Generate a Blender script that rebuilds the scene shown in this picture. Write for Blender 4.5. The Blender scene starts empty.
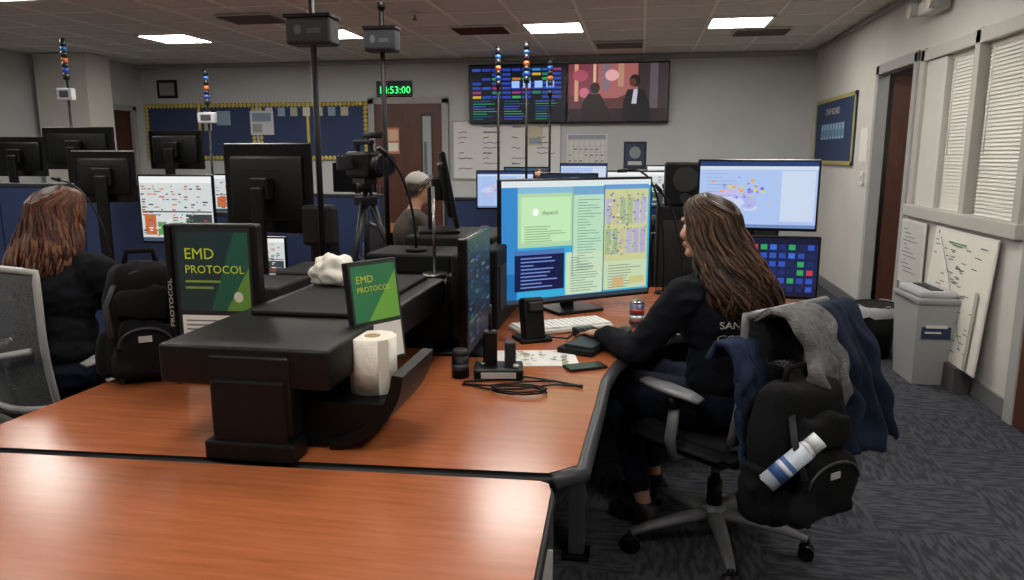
import bpy, bmesh, math, random
import numpy as np
from mathutils import Vector, Matrix, Euler, noise
from mathutils.bvhtree import BVHTree
random.seed(7)
V=Vector
COL=bpy.context.scene.collection
try: bpy.context.scene.view_settings.view_transform='Standard'
except Exception: pass

# ------------------------------------------------------------ materials
def lin(h):
    if isinstance(h,str):
        h=[int(h[i:i+2],16)/255 for i in (0,2,4)]
        return tuple(c/12.92 if c<=.04045 else ((c+.055)/1.055)**2.4 for c in h)
    return tuple(h)
MC={}
def mat(col,rough=.5,metal=0,emit=0,var=None,bump=None,spec=.5,sheen=0):
    key=(col,rough,metal,emit,var,bump,spec,sheen)
    if key in MC: return MC[key]
    m=bpy.data.materials.new('mat_%s_%d'%(col,len(MC))); m.use_nodes=True
    nt=m.node_tree; b=nt.nodes['Principled BSDF']; c=lin(col)
    b.inputs['Base Color'].default_value=(*c,1); b.inputs['Roughness'].default_value=rough
    b.inputs['Metallic'].default_value=metal
    b.inputs['Specular IOR Level'].default_value=spec
    if sheen: b.inputs['Sheen Weight'].default_value=sheen
    if emit:
        b.inputs['Emission Color'].default_value=(*c,1); b.inputs['Emission Strength'].default_value=emit
        b.inputs['Base Color'].default_value=(c[0]*.1,c[1]*.1,c[2]*.1,1)
    tc=None
    if var or bump:
        tc=nt.nodes.new('ShaderNodeTexCoord')
    if var:
        n=nt.nodes.new('ShaderNodeTexNoise'); n.inputs['Scale'].default_value=var[0]; n.inputs['Detail'].default_value=4
        nt.links.new(tc.outputs['Object'],n.inputs['Vector'])
        r=nt.nodes.new('ShaderNodeValToRGB'); k=var[1]
        r.color_ramp.elements[0].position=.3; r.color_ramp.elements[1].position=.7
        r.color_ramp.elements[0].color=(*[x*(1-k) for x in c],1); r.color_ramp.elements[1].color=(*[min(1,x*(1+k)) for x in c],1)
        nt.links.new(n.outputs['Fac'],r.inputs['Fac']); nt.links.new(r.outputs['Color'],b.inputs['Base Color'])
    if bump:
        n=nt.nodes.new('ShaderNodeTexNoise'); n.inputs['Scale'].default_value=bump[0]; n.inputs['Detail'].default_value=3
        nt.links.new(tc.outputs['Object'],n.inputs['Vector'])
        bp=nt.nodes.new('ShaderNodeBump'); bp.inputs['Strength'].default_value=bump[1]; bp.inputs['Distance'].default_value=.01
        nt.links.new(n.outputs['Fac'],bp.inputs['Height']); nt.links.new(bp.outputs['Normal'],b.inputs['Normal'])
    MC[key]=m; return m
def E(col,s=1.0): return mat(col,.4,0,round(s*1.25,3) if s<2 else s)

BLK=mat('070708',.45,bump=(300,.04),spec=.28); BLKG=mat('060607',.25,spec=.4); BLKM=mat('0c0c0e',.7,spec=.25)
DGR=mat('26272a',.5,spec=.35); GRY=mat('6f6f70',.5); LGR=mat('a8a8a6',.5); WHT=mat('d8d6d0',.6)
CHR=mat('9a9a9a',.25,1); PAPER=mat('dcdad4',.8)

def wood_mat(a,b_,rough,scale=(1.2,14,14)):
    m=bpy.data.materials.new('wood_'+a); m.use_nodes=True; nt=m.node_tree; b=nt.nodes['Principled BSDF']
    tc=nt.nodes.new('ShaderNodeTexCoord'); mp=nt.nodes.new('ShaderNodeMapping'); mp.inputs['Scale'].default_value=scale
    n=nt.nodes.new('ShaderNodeTexNoise'); n.inputs['Scale'].default_value=3; n.inputs['Detail'].default_value=8; n.inputs['Roughness'].default_value=.65
    r=nt.nodes.new('ShaderNodeValToRGB'); r.color_ramp.elements[0].position=.3; r.color_ramp.elements[1].position=.72
    r.color_ramp.elements[0].color=(*lin(a),1); r.color_ramp.elements[1].color=(*lin(b_),1)
    nt.links.new(tc.outputs['Object'],mp.inputs['Vector']); nt.links.new(mp.outputs[0],n.inputs['Vector'])
    nt.links.new(n.outputs['Fac'],r.inputs['Fac']); nt.links.new(r.outputs[0],b.inputs['Base Color'])
    b.inputs['Roughness'].default_value=rough
    return m
DESK=wood_mat('8c4e2e','a5603b',.22); DOORW=wood_mat('43261a','5b3322',.45,(10,10,1.0))

def carpet_mat():
    m=bpy.data.materials.new('carpet'); m.use_nodes=True; nt=m.node_tree; N=nt.nodes; L=nt.links; b=N['Principled BSDF']
    tc=N.new('ShaderNodeTexCoord')
    outs=[]
    for sc in ((11,48,1),(48,11,1)):
        mp=N.new('ShaderNodeMapping'); mp.inputs['Scale'].default_value=sc; L.new(tc.outputs['Object'],mp.inputs['Vector'])
        n=N.new('ShaderNodeTexNoise'); n.inputs['Scale'].default_value=1; n.inputs['Detail'].default_value=2
        L.new(mp.outputs[0],n.inputs['Vector']); outs.append(n)
    ck=N.new('ShaderNodeTexChecker'); ck.inputs['Scale'].default_value=2.0; L.new(tc.outputs['Object'],ck.inputs['Vector'])
    mx=N.new('ShaderNodeMix'); mx.data_type='FLOAT'
    L.new(ck.outputs['Fac'],mx.inputs[0]); L.new(outs[0].outputs['Fac'],mx.inputs[2]); L.new(outs[1].outputs['Fac'],mx.inputs[3])
    r=N.new('ShaderNodeValToRGB'); r.color_ramp.elements[0].position=.42; r.color_ramp.elements[1].position=.58
    r.color_ramp.elements[0].color=(*lin('36373c'),1); r.color_ramp.elements[1].color=(*lin('4b4d53'),1)
    L.new(mx.outputs[0],r.inputs['Fac']); L.new(r.outputs[0],b.inputs['Base Color']); b.inputs['Roughness'].default_value=.95
    b.inputs['Specular IOR Level'].default_value=.1
    n2=N.new('ShaderNodeTexNoise'); n2.inputs['Scale'].default_value=260; L.new(tc.outputs['Object'],n2.inputs['Vector'])
    bp=N.new('ShaderNodeBump'); bp.inputs['Strength'].default_value=.4; bp.inputs['Distance'].default_value=.004
    L.new(n2.outputs['Fac'],bp.inputs['Height']); L.new(bp.outputs[0],b.inputs['Normal'])
    return m
def mesh_fabric(col,scale=220,hole=.45):
    m=bpy.data.materials.new('mesh_fabric'); m.use_nodes=True; nt=m.node_tree; N=nt.nodes; L=nt.links; b=N['Principled BSDF']
    b.inputs['Base Color'].default_value=(*lin(col),1); b.inputs['Roughness'].default_value=.7
    tc=N.new('ShaderNodeTexCoord'); ck=N.new('ShaderNodeTexVoronoi'); ck.inputs['Scale'].default_value=scale
    L.new(tc.outputs['Object'],ck.inputs['Vector'])
    mt=N.new('ShaderNodeMath'); mt.operation='GREATER_THAN'; mt.inputs[1].default_value=hole
    L.new(ck.outputs['Distance'],mt.inputs[0]); L.new(mt.outputs[0],b.inputs['Alpha'])
    return m

# ------------------------------------------------------------ mesh builder
TXT={}
def text_geo(s):
    if s in TXT: return TXT[s]
    c=bpy.data.curves.new('t','FONT'); c.body=s; c.size=1; c.resolution_u=2
    o=bpy.data.objects.new('t',c); COL.objects.link(o)
    dg=bpy.context.evaluated_depsgraph_get(); me=o.evaluated_get(dg).to_mesh()
    vs=[v.co.copy() for v in me.vertices]; fs=[tuple(p.vertices) for p in me.polygons]
    w=max([v.x for v in vs] or [1])
    bpy.data.objects.remove(o); bpy.data.curves.remove(c)
    TXT[s]=(vs,fs,w); return TXT[s]

class M:
    def __init__(s): s.v=[]; s.f=[]; s.fm=[]; s.fs=[]; s.mats=[]; s.X=Matrix.Identity(4)
    def mi(s,m):
        if m not in s.mats: s.mats.append(m)
        return s.mats.index(m)
    def add(s,vs,fs,m,smooth=False):
        o=len(s.v); s.v+= [s.X@V(v) for v in vs]; k=s.mi(m)
        for f in fs: s.f.append([i+o for i in f]); s.fm.append(k); s.fs.append(smooth)
    def addbm(s,bm,m,mtx=None,smooth=False):
        bm.verts.index_update(); 
        if mtx is not None: bm.transform(mtx)
        s.add([v.co.copy() for v in bm.verts],[[v.index for v in f.verts] for f in bm.faces],m,smooth); bm.free()
    def box(s,c,d,m,rot=(0,0,0),bev=0,seg=2,smooth=False):
        bm=bmesh.new(); bmesh.ops.create_cube(bm,size=1); bmesh.ops.scale(bm,vec=d,verts=bm.verts)
        if bev: bmesh.ops.bevel(bm,geom=bm.edges[:],offset=min(bev,min(d)*.49),segments=seg,affect='EDGES',profile=.5)
        s.addbm(bm,m,Matrix.Translation(V(c))@Euler(rot).to_matrix().to_4x4(),smooth or seg>2 and bev>0)
    def bx(s,x0,x1,y0,y1,z0,z1,m,bev=0,seg=2):
        s.box(((x0+x1)/2,(y0+y1)/2,(z0+z1)/2),(abs(x1-x0),abs(y1-y0),abs(z1-z0)),m,bev=bev,seg=seg)
    def cyl(s,p1,p2,r1,m,r2=None,n=16,cap=True):
        p1=V(p1);p2=V(p2); r2=r1 if r2 is None else r2; d=p2-p1
        bm=bmesh.new(); bmesh.ops.create_cone(bm,cap_ends=cap,segments=n,radius1=r1,radius2=r2,depth=d.length)
        q=V((0,0,1)).rotation_difference(d.normalized()).to_matrix().to_4x4()
        bm.verts.index_update()
        bm.transform(Matrix.Translation((p1+p2)/2)@q)
        vs=[v.co.copy() for v in bm.verts]
        side=[[v.index for v in f.verts] for f in bm.faces if len(f.verts)==4]; caps=[[v.index for v in f.verts] for f in bm.faces if len(f.verts)!=4]
        bm.free(); o=len(s.v); s.v+=[s.X@v for v in vs]; k=s.mi(m)
        for f in side: s.f.append([i+o for i in f]); s.fm.append(k); s.fs.append(True)
        for f in caps: s.f.append([i+o for i in f]); s.fm.append(k); s.fs.append(False)
    def ell(s,c,r,m,R=None,sub=3):
        bm=bmesh.new(); bmesh.ops.create_icosphere(bm,subdivisions=sub,radius=1)
        X=Matrix.Diagonal((*(r if hasattr(r,'__len__') else (r,r,r)),1))
        if R is not None: X=R.to_4x4()@X
        s.addbm(bm,m,Matrix.Translation(V(c))@X,True)
    def tube(s,pts,r,m,n=8,flat=1.0):
        pts=[V(p) for p in pts]; N=len(pts); rr=r if hasattr(r,'__len__') else [r]*N
        vs=[];fs=[]; up=V((0,0,1)); prev=None
        for i,p in enumerate(pts):
            t=(pts[min(i+1,N-1)]-pts[max(i-1,0)]).normalized()
            if prev is None:
                a=t.cross(up) if abs(t.z)<.95 else t.cross(V((1,0,0)))
            else: a=prev-t*prev.dot(t)
            a.normalize(); prev=a; b=t.cross(a)
            for k in range(n):
                an=2*math.pi*k/n; vs.append(p+a*math.cos(an)*rr[i]+b*math.sin(an)*rr[i]*flat)
        for i in range(N-1):
            for k in range(n):
                fs.append([i*n+k,i*n+(k+1)%n,(i+1)*n+(k+1)%n,(i+1)*n+k])
        fs.append(list(range(n))[::-1]); fs.append([(N-1)*n+k for k in range(n)])
        s.add(vs,fs,m,True)
    def prism(s,poly,z0,z1,m,axis='z',edge=None):
        n=len(poly)
        def P(a,b,c): return (a,b,c) if axis=='z' else ((a,c,b) if axis=='y' else (c,a,b))
        vs=[P(x,y,z0) for x,y in poly]+[P(x,y,z1) for x,y in poly]
        s.add(vs,[list(range(n))[::-1],[i+n for i in range(n)]],m)
        s.add(vs,[[i,(i+1)%n,(i+1)%n+n,i+n] for i in range(n)],edge or m)
    def paint(s,o,u,v,W,H,items,step=.0006):
        o=V(o);u=V(u).normalized();v=V(v).normalized();n=u.cross(v); k=0
        for it in items:
            k+=1; O=o+n*step*k
            def P(a,b): return O+u*(a*W)+v*(b*H)
            if it[0]=='r':
                _,a,b,c,d,mm=it; s.add([P(a,b),P(c,b),P(c,d),P(a,d)],[[0,1,2,3]],mm)
            elif it[0]=='p': s.add([P(a,b) for a,b in it[1]],[list(range(len(it[1])))],it[2])
            elif it[0]=='e':
                _,a,b,ra,rb,mm=it; s.add([P(a+ra*math.cos(t*math.pi/8),b+rb*math.sin(t*math.pi/8)) for t in range(16)],[list(range(16))],mm)
            elif it[0]=='t':
                _,t,a,b,sz,mm=it; vs,fs,w=text_geo(t); s.add([P(a,b)+u*x.x*sz+v*x.y*sz for x in vs],fs,mm)
    def done(s,name,loc=(0,0,0),rz=0,parent=None):
        me=bpy.data.meshes.new(name); me.from_pydata([tuple(v) for v in s.v],[],s.f)
        for m in s.mats: me.materials.append(m)
        me.polygons.foreach_set('material_index',s.fm); me.polygons.foreach_set('use_smooth',s.fs); me.update()
        o=bpy.data.objects.new(name,me); COL.objects.link(o); o.location=loc; o.rotation_euler=(0,0,rz)
        if parent: o.parent=parent
        return o
def empty(name,loc=(0,0,0)):
    o=bpy.data.objects.new(name,None); COL.objects.link(o); o.location=loc; o.empty_display_size=.1; return o

# ------------------------------------------------------------ room
XR,YB,H,XL,YF=2.12,10.15,2.8,-7.9,-2.6
WB=mat('bdbfbf',.85,var=(2,.04)); WR=mat('c6c4be',.85,var=(2,.04)); TRIM=mat('a0a09d',.6); WTRIM=mat('b1afa8',.6); BASE=mat('6d6e70',.6)
m=M(); m.bx(XL-.3,XR+1.8,YF-.3,YB+.3,-.1,0,carpet_mat()); m.done('floor')
CEI=mat('d6d2c9',.9,var=(60,.10)); GRID=mat('f0ece2',.5)
m=M(); m.bx(XL-.3,XR+1.8,YF-.3,YB+.3,H,H+.1,CEI); m.done('ceiling')
m=M()
T=.61; gx0=-5.5-.61*5; gy0=7.6-.61*17
for i in range(18):
    x=gx0+i*T
    if x<XR: m.bx(x-.014,x+.014,YF,YB,H-.008,H,GRID)
for j in range(23):
    y=gy0+j*T
    if y<YB: m.bx(XL,XR,y-.014,y+.014,H-.0085,H,GRID)
m.done('trim_ceiling_grid')
PANEL=E('fffaf2',30.0); FR=mat('e0ddd5',.5)
for j,y in enumerate((7.6+.305,7.6-.61*4+.305,7.6-.61*8+.305,7.6-.61*12+.305)):
    for x in (-5.5+.305,-5.5+.61*3+.305,-5.5+.61*7+.305,-5.5+.61*10+.305):
        m=M()
        for a in (-1,1):
            m.bx(a*.29-.015,a*.29+.015,-.30,.30,-.012,0,FR); m.bx(-.30,.30,a*.29-.015,a*.29+.015,-.012,0,FR)
        m.bx(-.275,.275,-.275,.275,-.006,0,PANEL)
        for k in (-.09,.09): m.bx(k-.004,k+.004,-.275,.275,-.009,-.006,FR)
        m.done('ceiling_light',(x,y,H-.009))
for (x,y,c) in ((-1.69+.0,7.9,'5a3c30'),(1.2,8.5,'6e6860'),(-3.7,6.9,'7a746a'),(-.3,9.2,'7a746a')):
    m=M(); m.bx(-.29,.29,-.22,.22,-.012,0,FR)
    for k in range(9): m.box((0,-.19+k*.047,-.016),(.54,.03,.006),mat(c,.6),rot=(.5,0,0))
    m.done('ceiling_vent',(x,y,H-.009))
m=M(); m.cyl((0,0,0),(0,0,-.02),.04,WHT); m.cyl((0,0,-.02),(0,0,-.06),.01,CHR); m.cyl((0,0,-.06),(0,0,-.065),.025,CHR); m.done('ceiling_sprinkler',(-2.1,6.9,H-.008))

m=M(); m.bx(-7.4,XR+.12,YB,YB+.12,0,H,WB); m.done('wall_back')
m=M(); m.bx(XL-.12,XR+.12,YF-.12,YF,0,H,WB); m.done('wall_front')
m=M(); m.bx(XL-.12,XL,YF,9.0,0,H,WB); m.bx(-7.42,-7.3,9.0,9.36,0,H,WB); m.bx(-7.42,-7.3,9.95,YB,0,H,WB); m.bx(-7.42,-7.3,9.36,9.95,2.15,H,WB); m.done('wall_left')
PIL=mat('dad8d0',.8)
m=M(); m.bx(-7.8,-7.05,8.75,9.2,0,H-.01,PIL); m.bx(-7.83,-7.02,8.72,9.23,0,.1,BASE); m.done('wall_pillar')
m=M(); m.bx(-.16,.16,-.02,0,-.13,.13,BLK,.005); m.paint((-.12,-.021,-.09),(1,0,0),(0,0,1),.24,.18,[('r',0,0,1,1,mat('8c8f90',.4))]); m.done('wall_frame',(-6.86,YB-.001,2.45))
m=M(); x0,x1=XR,XR+.07
m.bx(x0,x1,7.46,YB,0,H,WR); m.bx(x0,x1,6.52,7.46,2.26,H,WR); m.bx(x0,x1,6.32,6.52,0,H,WR)
m.bx(x0,x1,4.62,6.32,0,1.08,WR); m.bx(x0,x1,4.62,6.32,2.24,H,WR); m.bx(x0,x1,YF,4.62,0,H,WR); m.done('wall_right')
m=M(); m.bx(3.7,3.8,4.2,8.9,0,H,mat('8b857a',.9)); m.bx(XR+.07,3.7,8.8,8.9,0,H,mat('7b756b',.9)); m.bx(XR+.07,3.7,4.2,4.3,0,H,mat('6b675f',.9)); m.done('wall_hallway')
m=M(); 
for y in (6.50,7.48): m.bx(XR-.02,XR+.08,y-.04,y+.04,0,2.30,TRIM,.004)
m.bx(XR-.02,XR+.08,6.46,7.52,2.22,2.31,TRIM,.004); m.done('trim_doorframe_right')
m=M(); m.bx(0,.04,-.90,0,.01,2.2,DOORW,.004); m.cyl((-.02,-.84,1),(-.06,-.84,1),.012,CHR); m.cyl((-.05,-.84,1),(-.05,-.73,1),.01,CHR); m.done('door_3',(XR+.12,7.44,0),math.radians(75))
m=M()
for y in (3.45,4.44): m.bx(XR-.03,XR+.01,y-.05,y+.05,0,2.25,TRIM,.004)
m.bx(XR-.03,XR+.01,3.4,4.49,2.2,2.3,TRIM,.004); m.done('trim_doorframe_near')
m=M(); m.bx(XR-.02,XR-.002,3.5,4.39,.01,2.2,DOORW,.003); m.box((XR-.05,3.6,1.0),(.05,.03,.12),CHR,bev=.008); m.done('door_4')
m=M()
for y in (4.62,5.36,6.32): m.bx(XR-.03,XR+.07,y-.04,y+.04,1.03,2.30,WTRIM,.006)
m.bx(XR-.03,XR+.07,4.57,6.37,2.2,2.29,WTRIM,.006); m.bx(XR-.05,XR+.07,4.55,6.39,1.03,1.12,WTRIM,.008)
m.bx(XR-.005,XR+.06,5.90,6.28,1.12,2.2,WR,.004)
m.bx(XR+.065,XR+.07,4.62,6.32,1.1,2.22,mat('c9c9c4',.3)); m.done('window_1')
SL=mat('d4d2ca',.5)
for (a,b) in ((4.70,5.30),(5.42,5.88)):
    m=M()
    for k in range(44): m.box((0,0,1.13+k*.0243),(.003,b-a,.025),SL,rot=(0,.35,0))
    m.bx(-.012,.012,-(b-a)/2,(b-a)/2,2.17,2.20,SL,.003)
    m.cyl((-.02,(b-a)/2-.08,2.17),(-.02,(b-a)/2-.08,1.5),.003,WHT)
    m.done('window_blind',(XR+.035,(a+b)/2,0))
m=M(); m.bx(XR-.015,XR,7.53,YB,0,.11,BASE,.004); m.bx(XR-.015,XR,4.49,6.45,0,.11,BASE,.004); m.bx(XR-.015,XR,YF,3.4,0,.11,BASE,.004); m.done('baseboard_right')
m=M(); m.bx(-7.3,-3.80,YB-.015,YB,0,.11,BASE,.004); m.bx(-2.62,XR-.015,YB-.015,YB,0,.11,BASE,.004); m.done('baseboard_back')
m=M(); m.bx(-7.3,XR-.0,YB-.05,YB,H-.07,H-.01,TRIM,.01); m.bx(XR-.04,XR,YF,YB-.05,H-.05,H-.01,TRIM,.01); m.done('trim_crown')
m=M(); 
for x in (-3.74,-2.68): m.bx(x-.045,x+.045,YB-.05,YB,0,2.27,TRIM,.004)
m.bx(-3.785,-2.635,YB-.05,YB,2.2,2.29,TRIM,.004); m.done('trim_doorframe_back')
m=M(); m.bx(-3.69,-2.73,YB-.035,YB-.003,.01,2.2,DOORW,.003)
m.bx(-3.03,-2.85,YB-.042,YB-.03,1.12,2.08,mat('3a2318',.5),.003)
m.paint((-3.0,YB-.043,1.17),(1,0,0),(0,0,1),.12,.86,[('r',0,0,1,1,mat('9fa6a8',.15)),('r',.1,.05,.5,.6,mat('6d7376',.2))])
m.paint((-3.52,YB-.037,1.52),(1,0,0),(0,0,1),.18,.36,[('r',0,0,1,1,mat('b9785a',.8)),('r',.1,.5,.9,.92,mat('d7b39a',.8)),('r',.1,.1,.9,.42,mat('e0dcd0',.8))])
m.box((-3.63,YB-.06,1.0),(.03,.05,.13),CHR,bev=.008); m.done('door_1')
m=M(); m.bx(-7.40,-7.36,9.37,9.94,.01,2.13,DOORW,.003); m.done('door_2')
m=M()
for y in (9.36,9.95): m.bx(-7.33,-7.28,y-.04,y+.04,0,2.2,TRIM,.004)
m.bx(-7.33,-7.28,9.32,9.99,2.13,2.21,TRIM,.004); m.done('trim_doorframe_left')

YEL=mat('d0ba58',.7); NAVY=mat('303f60',.85,bump=(200,.1))
def board(x0,x1):
    m=M(); w=x1-x0; m.bx(0,w,-.02,0,0,.81,NAVY)
    n_=int(w/.06)
    for i in range(n_):
        a=(i+.5)*w/n_
        for z in (.03,.78): m.ell((a,-.022,z),(w/n_*.55,.004,.04),YEL,sub=1)
    for i in range(14):
        for a in (.03,w-.03): m.ell((a,-.022,.03+i*.0575),(.04,.004,.032),YEL,sub=1)
    return m,w
PC=['c9c7c0','8fa6b8','b7b2a0','d6d2c8']
m,w=board(-7.25,-5.5)
m.bx(w*.5-.02,w*.5+.02,-.026,-.02,.03,.78,YEL)
for (a,b,c,d) in ((.95,.42,.12,.28),(1.15,.5,.22,.2)): m.paint((a,-.027,b),(1,0,0),(0,0,1),c,d,[('r',0,0,1,1,mat(random.choice(PC),.8))])
m.done('bulletin_board',(-7.25,YB-.001,1.43))
m,w=board(-5.45,-3.8)
m.bx(w*.46-.02,w*.46+.02,-.026,-.02,.03,.78,YEL)
for k in range(7): m.paint((.12+.19*k%1.4,-.03,.62),(1,0,0),(0,0,1),.11,.12,[('r',0,0,1,1,mat(PC[k%4],.8))])
m.paint((-.12,-.034,.36),(1,0,0),(0,0,1),.36,.34,[('r',0,0,1,1,mat('c8cdd0',.8)),('r',.1,.55,.9,.9,mat('7f93a8',.8)),('r',.1,.1,.5,.45,mat('9a9a96',.8))])
m.done('bulletin_board',(-5.45,YB-.001,1.43))
m=M(); m.X=Matrix.Rotation(-math.pi/2,4,'Z')
m.bx(0,1.72,-.02,0,0,.74,mat('24385c',.85)); 
for z in (.02,.72): m.bx(0,1.72,-.028,-.018,z-.02,z+.02,mat('a39a5a',.7))
for a in (.02,1.7): m.bx(a-.02,a+.02,-.028,-.018,0,.74,mat('a39a5a',.7))
for k in range(8): m.paint((.35+.13*k,-.027,.28),(1,0,0),(0,0,1),.1,.17,[('r',0,0,1,1,mat('8fb0cc',.8)),('r',.2,.15,.8,.6,mat('5d7fa0',.8))])
m.paint((.5,-.027,.55),(1,0,0),(0,0,1),.8,.1,[('t','STAFF BOARD',0,0,.1,mat('c9c9c0',.8))])
m.done('pinboard',(XR-.001,9.82,1.40))
m=M(); m.box((0,0,0),(.02,.09,.13),WHT,bev=.004); m.box((-.012,0,0),(.008,.02,.05),LGR); m.done('light_switch',(XR-.011,7.72,1.28))
m=M(); m.box((0,0,0),(.006,.25,.32),PAPER); m.done('wall_notice',(XR-.004,7.78,1.6))
def tv(name,x,items):
    m=M(); w,h=1.32,.77; m.bx(-w/2,w/2,-.05,0,-h/2,h/2,BLKG,.008); m.bx(-.25,.25,0,.05,-.2,.2,DGR)
    m.paint((-w/2+.018,-.051,-h/2+.025),(1,0,0),(0,0,1),w-.036,h-.045,items); m.done(name,(x,YB-.06,2.305))
it=[('r',0,0,1,1,E('050812',1))]
cc=['1e7a6a','2d4fb0','b06a2a','2f9a4a','8a2f6a','2a80c0','c8a030']
for r_ in range(7):
    for c_ in range(9):
        if random.random()<.8: it.append(('r',.03+c_*.105,.42+r_*.08,.03+c_*.105+.09,.42+r_*.08+.045,E(random.choice(cc) if random.random()<.35 else '2440a8',.8)))
for r_ in range(8):
    for c_ in range(3): it.append(('r',.04+c_*.33,.04+r_*.045,.04+c_*.33+random.uniform(.1,.27),.055+r_*.045,E(random.choice(['1c5a8a','25a060','5060c0']),.7)))
for c_ in range(4): it.append(('r',.45+c_*.12,.6,.53+c_*.12,.72,E('8fb5e8',.9)))
tv('wall_television',-1.665,it)
it=[('r',0,0,1,1,E('5a3038',.7)),('r',0,.45,.3,1,E('7a3446',.7)),('r',.3,.4,.7,1,E('9a5a58',.8)),('r',.7,.2,1,1,E('3a2c30',.6)),('r',.34,.55,.42,1,E('7f6a78',.7)),('r',.5,.6,.56,1,E('b88a70',.7)),
 ('r',.06,.35,.10,1,E('c89070',.8)),('r',.25,.3,.28,1,E('d0a888',.8)),('r',.82,.1,.9,1,E('5a5058',.7)),('e',.12,.8,.08,.1,E('a84860',.7)),('e',.44,.8,.07,.1,E('d8a0a0',.8)),('e',.16,.5,.05,.09,E('c86a80',.7)),
 ('r',0,0,1,.22,E('2a1820',.6)),('p',[(.12,0),(.14,.3),(.2,.48),(.32,.48),(.4,.25),(.44,0)],E('1a1014',.5)),('e',.27,.58,.05,.1,E('2a1512',.5)),
 ('p',[(.55,0),(.56,.4),(.6,.55),(.76,.56),(.82,.3),(.84,0)],E('0e0c10',.5)),('e',.67,.7,.055,.11,E('20100c',.5)),('e',.65,.67,.035,.07,E('6a3a28',.5)),
 ('p',[(.36,.3),(.58,.46),(.58,.4),(.4,.24)],E('5a3028',.6)),('p',[(.64,.3),(.66,.55),(.7,.55),(.69,.3)],E('b8b8c8',.8))]
tv('wall_television',-.335,it)
m=M(); m.bx(-.25,.25,-.05,0,-.11,.11,BLKG,.01); m.paint((-.22,-.051,-.07),(1,0,0),(0,0,1),.44,.14,[('t','14:53:00',0.0,.08,.135,E('2cf070',2.2))]); m.done('digital_wall_clock',(-3.40,YB-.001,2.40))
m=M(); m.bx(0,1.5,-.02,0,0,.78,mat('d8d8d5',.3),.003)
for z in (0,.78): m.bx(0,1.5,-.028,0,z-.012,z+.012,LGR)
for x in (0,1.5): m.bx(x-.012,x+.012,-.028,0,0,.78,LGR)
for k in range(34): 
    a=.08+random.choice((0,.35,.75,1.1)); z=.70-.07*(k%9); m.tube([(a+.04*j,-.0215,z+.008*math.sin(j*2+k)) for j in range(random.randrange(3,8))],.0045,mat('50566a',.6),n=4)
m.paint((1.05,-.022,.45),(1,0,0),(0,0,1),.2,.26,[('r',0,0,1,1,mat('c0b8a0',.8)),('r',.1,.1,.9,.4,mat('8a9aa8',.8))],.001)
m.done('whiteboard',(-2.58,YB-.001,1.18))
m=M(); it=[('r',0,0,1,1,mat('dcdbd6',.8)),('r',.03,.86,.97,.98,mat('9aa0b0',.8))]
for r_ in range(6): it.append(('r',.03,.06+r_*.155,.97,.065+r_*.155,mat('70737a',.8)))
for c_ in range(8): it.append(('r',.03+c_*.133,.06,.036+c_*.133,.84,mat('70737a',.8)))
for k in range(20): it.append(('r',.05+.133*(k%7),.12+.155*(k//5),.12+.133*(k%7),.15+.155*(k//5),mat(['7a8fb0','555a66'][k%2],.8)))
m.bx(0,.54,-.006,0,0,.5,PAPER); m.paint((0,-.007,0),(1,0,0),(0,0,1),.54,.5,it); m.done('wall_calendar',(-1.0,YB-.001,1.28))
m=M(); m.bx(0,.3,-.008,0,0,.36,mat('1c2740',.6)); m.paint((0,-.009,0),(1,0,0),(0,0,1),.3,.36,[('r',.1,.1,.9,.9,mat('2b4058',.6)),('e',.5,.6,.25,.22,mat('8a9098',.6)),('r',.2,.15,.8,.28,mat('c8c8c0',.6))]); m.done('wall_poster',(-.24,YB-.001,1.32))
m=M(); m.box((0,0,0),(.12,.34,.10),WHT,bev=.02,seg=3)
for a in (-.2,.2): m.cyl((-.02,a,.02),(-.1,a,.0),.05,LGR,r2=.055); m.cyl((-.1,a,0),(-.105,a,0),.048,mat('cfc8b0',.2)); m.cyl((0,a*.7,.0),(-.02,a,.02),.02,WHT)
m.done('emergency_light',(XR-.061,6.1,2.57))

MAPW=mat('dedbd0',.6)
m=M(); m.bx(0,.95,-.012,0,0,.84,WHT,.003)
it=[('r',.02,.02,.98,.98,MAPW)]
for k in range(90):
    a=random.gauss(.42,.2); b=random.uniform(.06,.92); a=min(max(a,.05),.8); it.append(('r',a,b,a+random.uniform(.04,.10),b+.008,mat('6f7478',.8)))
for k in range(9):
    p=[(.15+.07*k,.95-.09*k+random.uniform(-.03,.03)),(.21+.07*k,.85-.09*k)]; a,b=p[0]; c,d=p[1]
    it.append(('p',[(a,b),(c,d),(c+.012,d),(a+.012,b)],mat(['5f7fa8','6f9a9a'][k%2],.7)))
it+=[('r',.3,.9,.6,.912,mat('6f9a7a',.7)),('r',.1,.95,.12,.98,mat('a03030',.7)),('r',.85,.02,.9,.6,mat('a8a59a',.7))]
m.paint((0,-.013,0),(1,0,0),(0,0,1),.95,.84,it,.0001)
o=m.done('map_board',(XR-.085,5.70,.167)); o.rotation_euler=(math.radians(-4),0,-math.pi/2)
m=M(); m.bx(XR-.12,XR-.02,4.95,5.66,0,.165,mat('4a4a4c',.8),.005); m.done('map_board_ledge')
m=M(); m.bx(0,.5,-.012,0,0,.5,WHT,.003); it=[('r',.03,.03,.97,.97,mat('c6c5c0',.5))]
for k in range(12): it.append(('r',.1+.06*(k%3),.85-.06*k,.3+.15*(k%4),.865-.06*k,mat('777b80',.8)))
m.paint((0,-.013,0),(1,0,0),(0,0,1),.5,.5,it,.0001); o=m.done('notice_board',(XR-.02,6.42,.5)); o.rotation_euler=(0,0,-math.pi/2)

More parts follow.
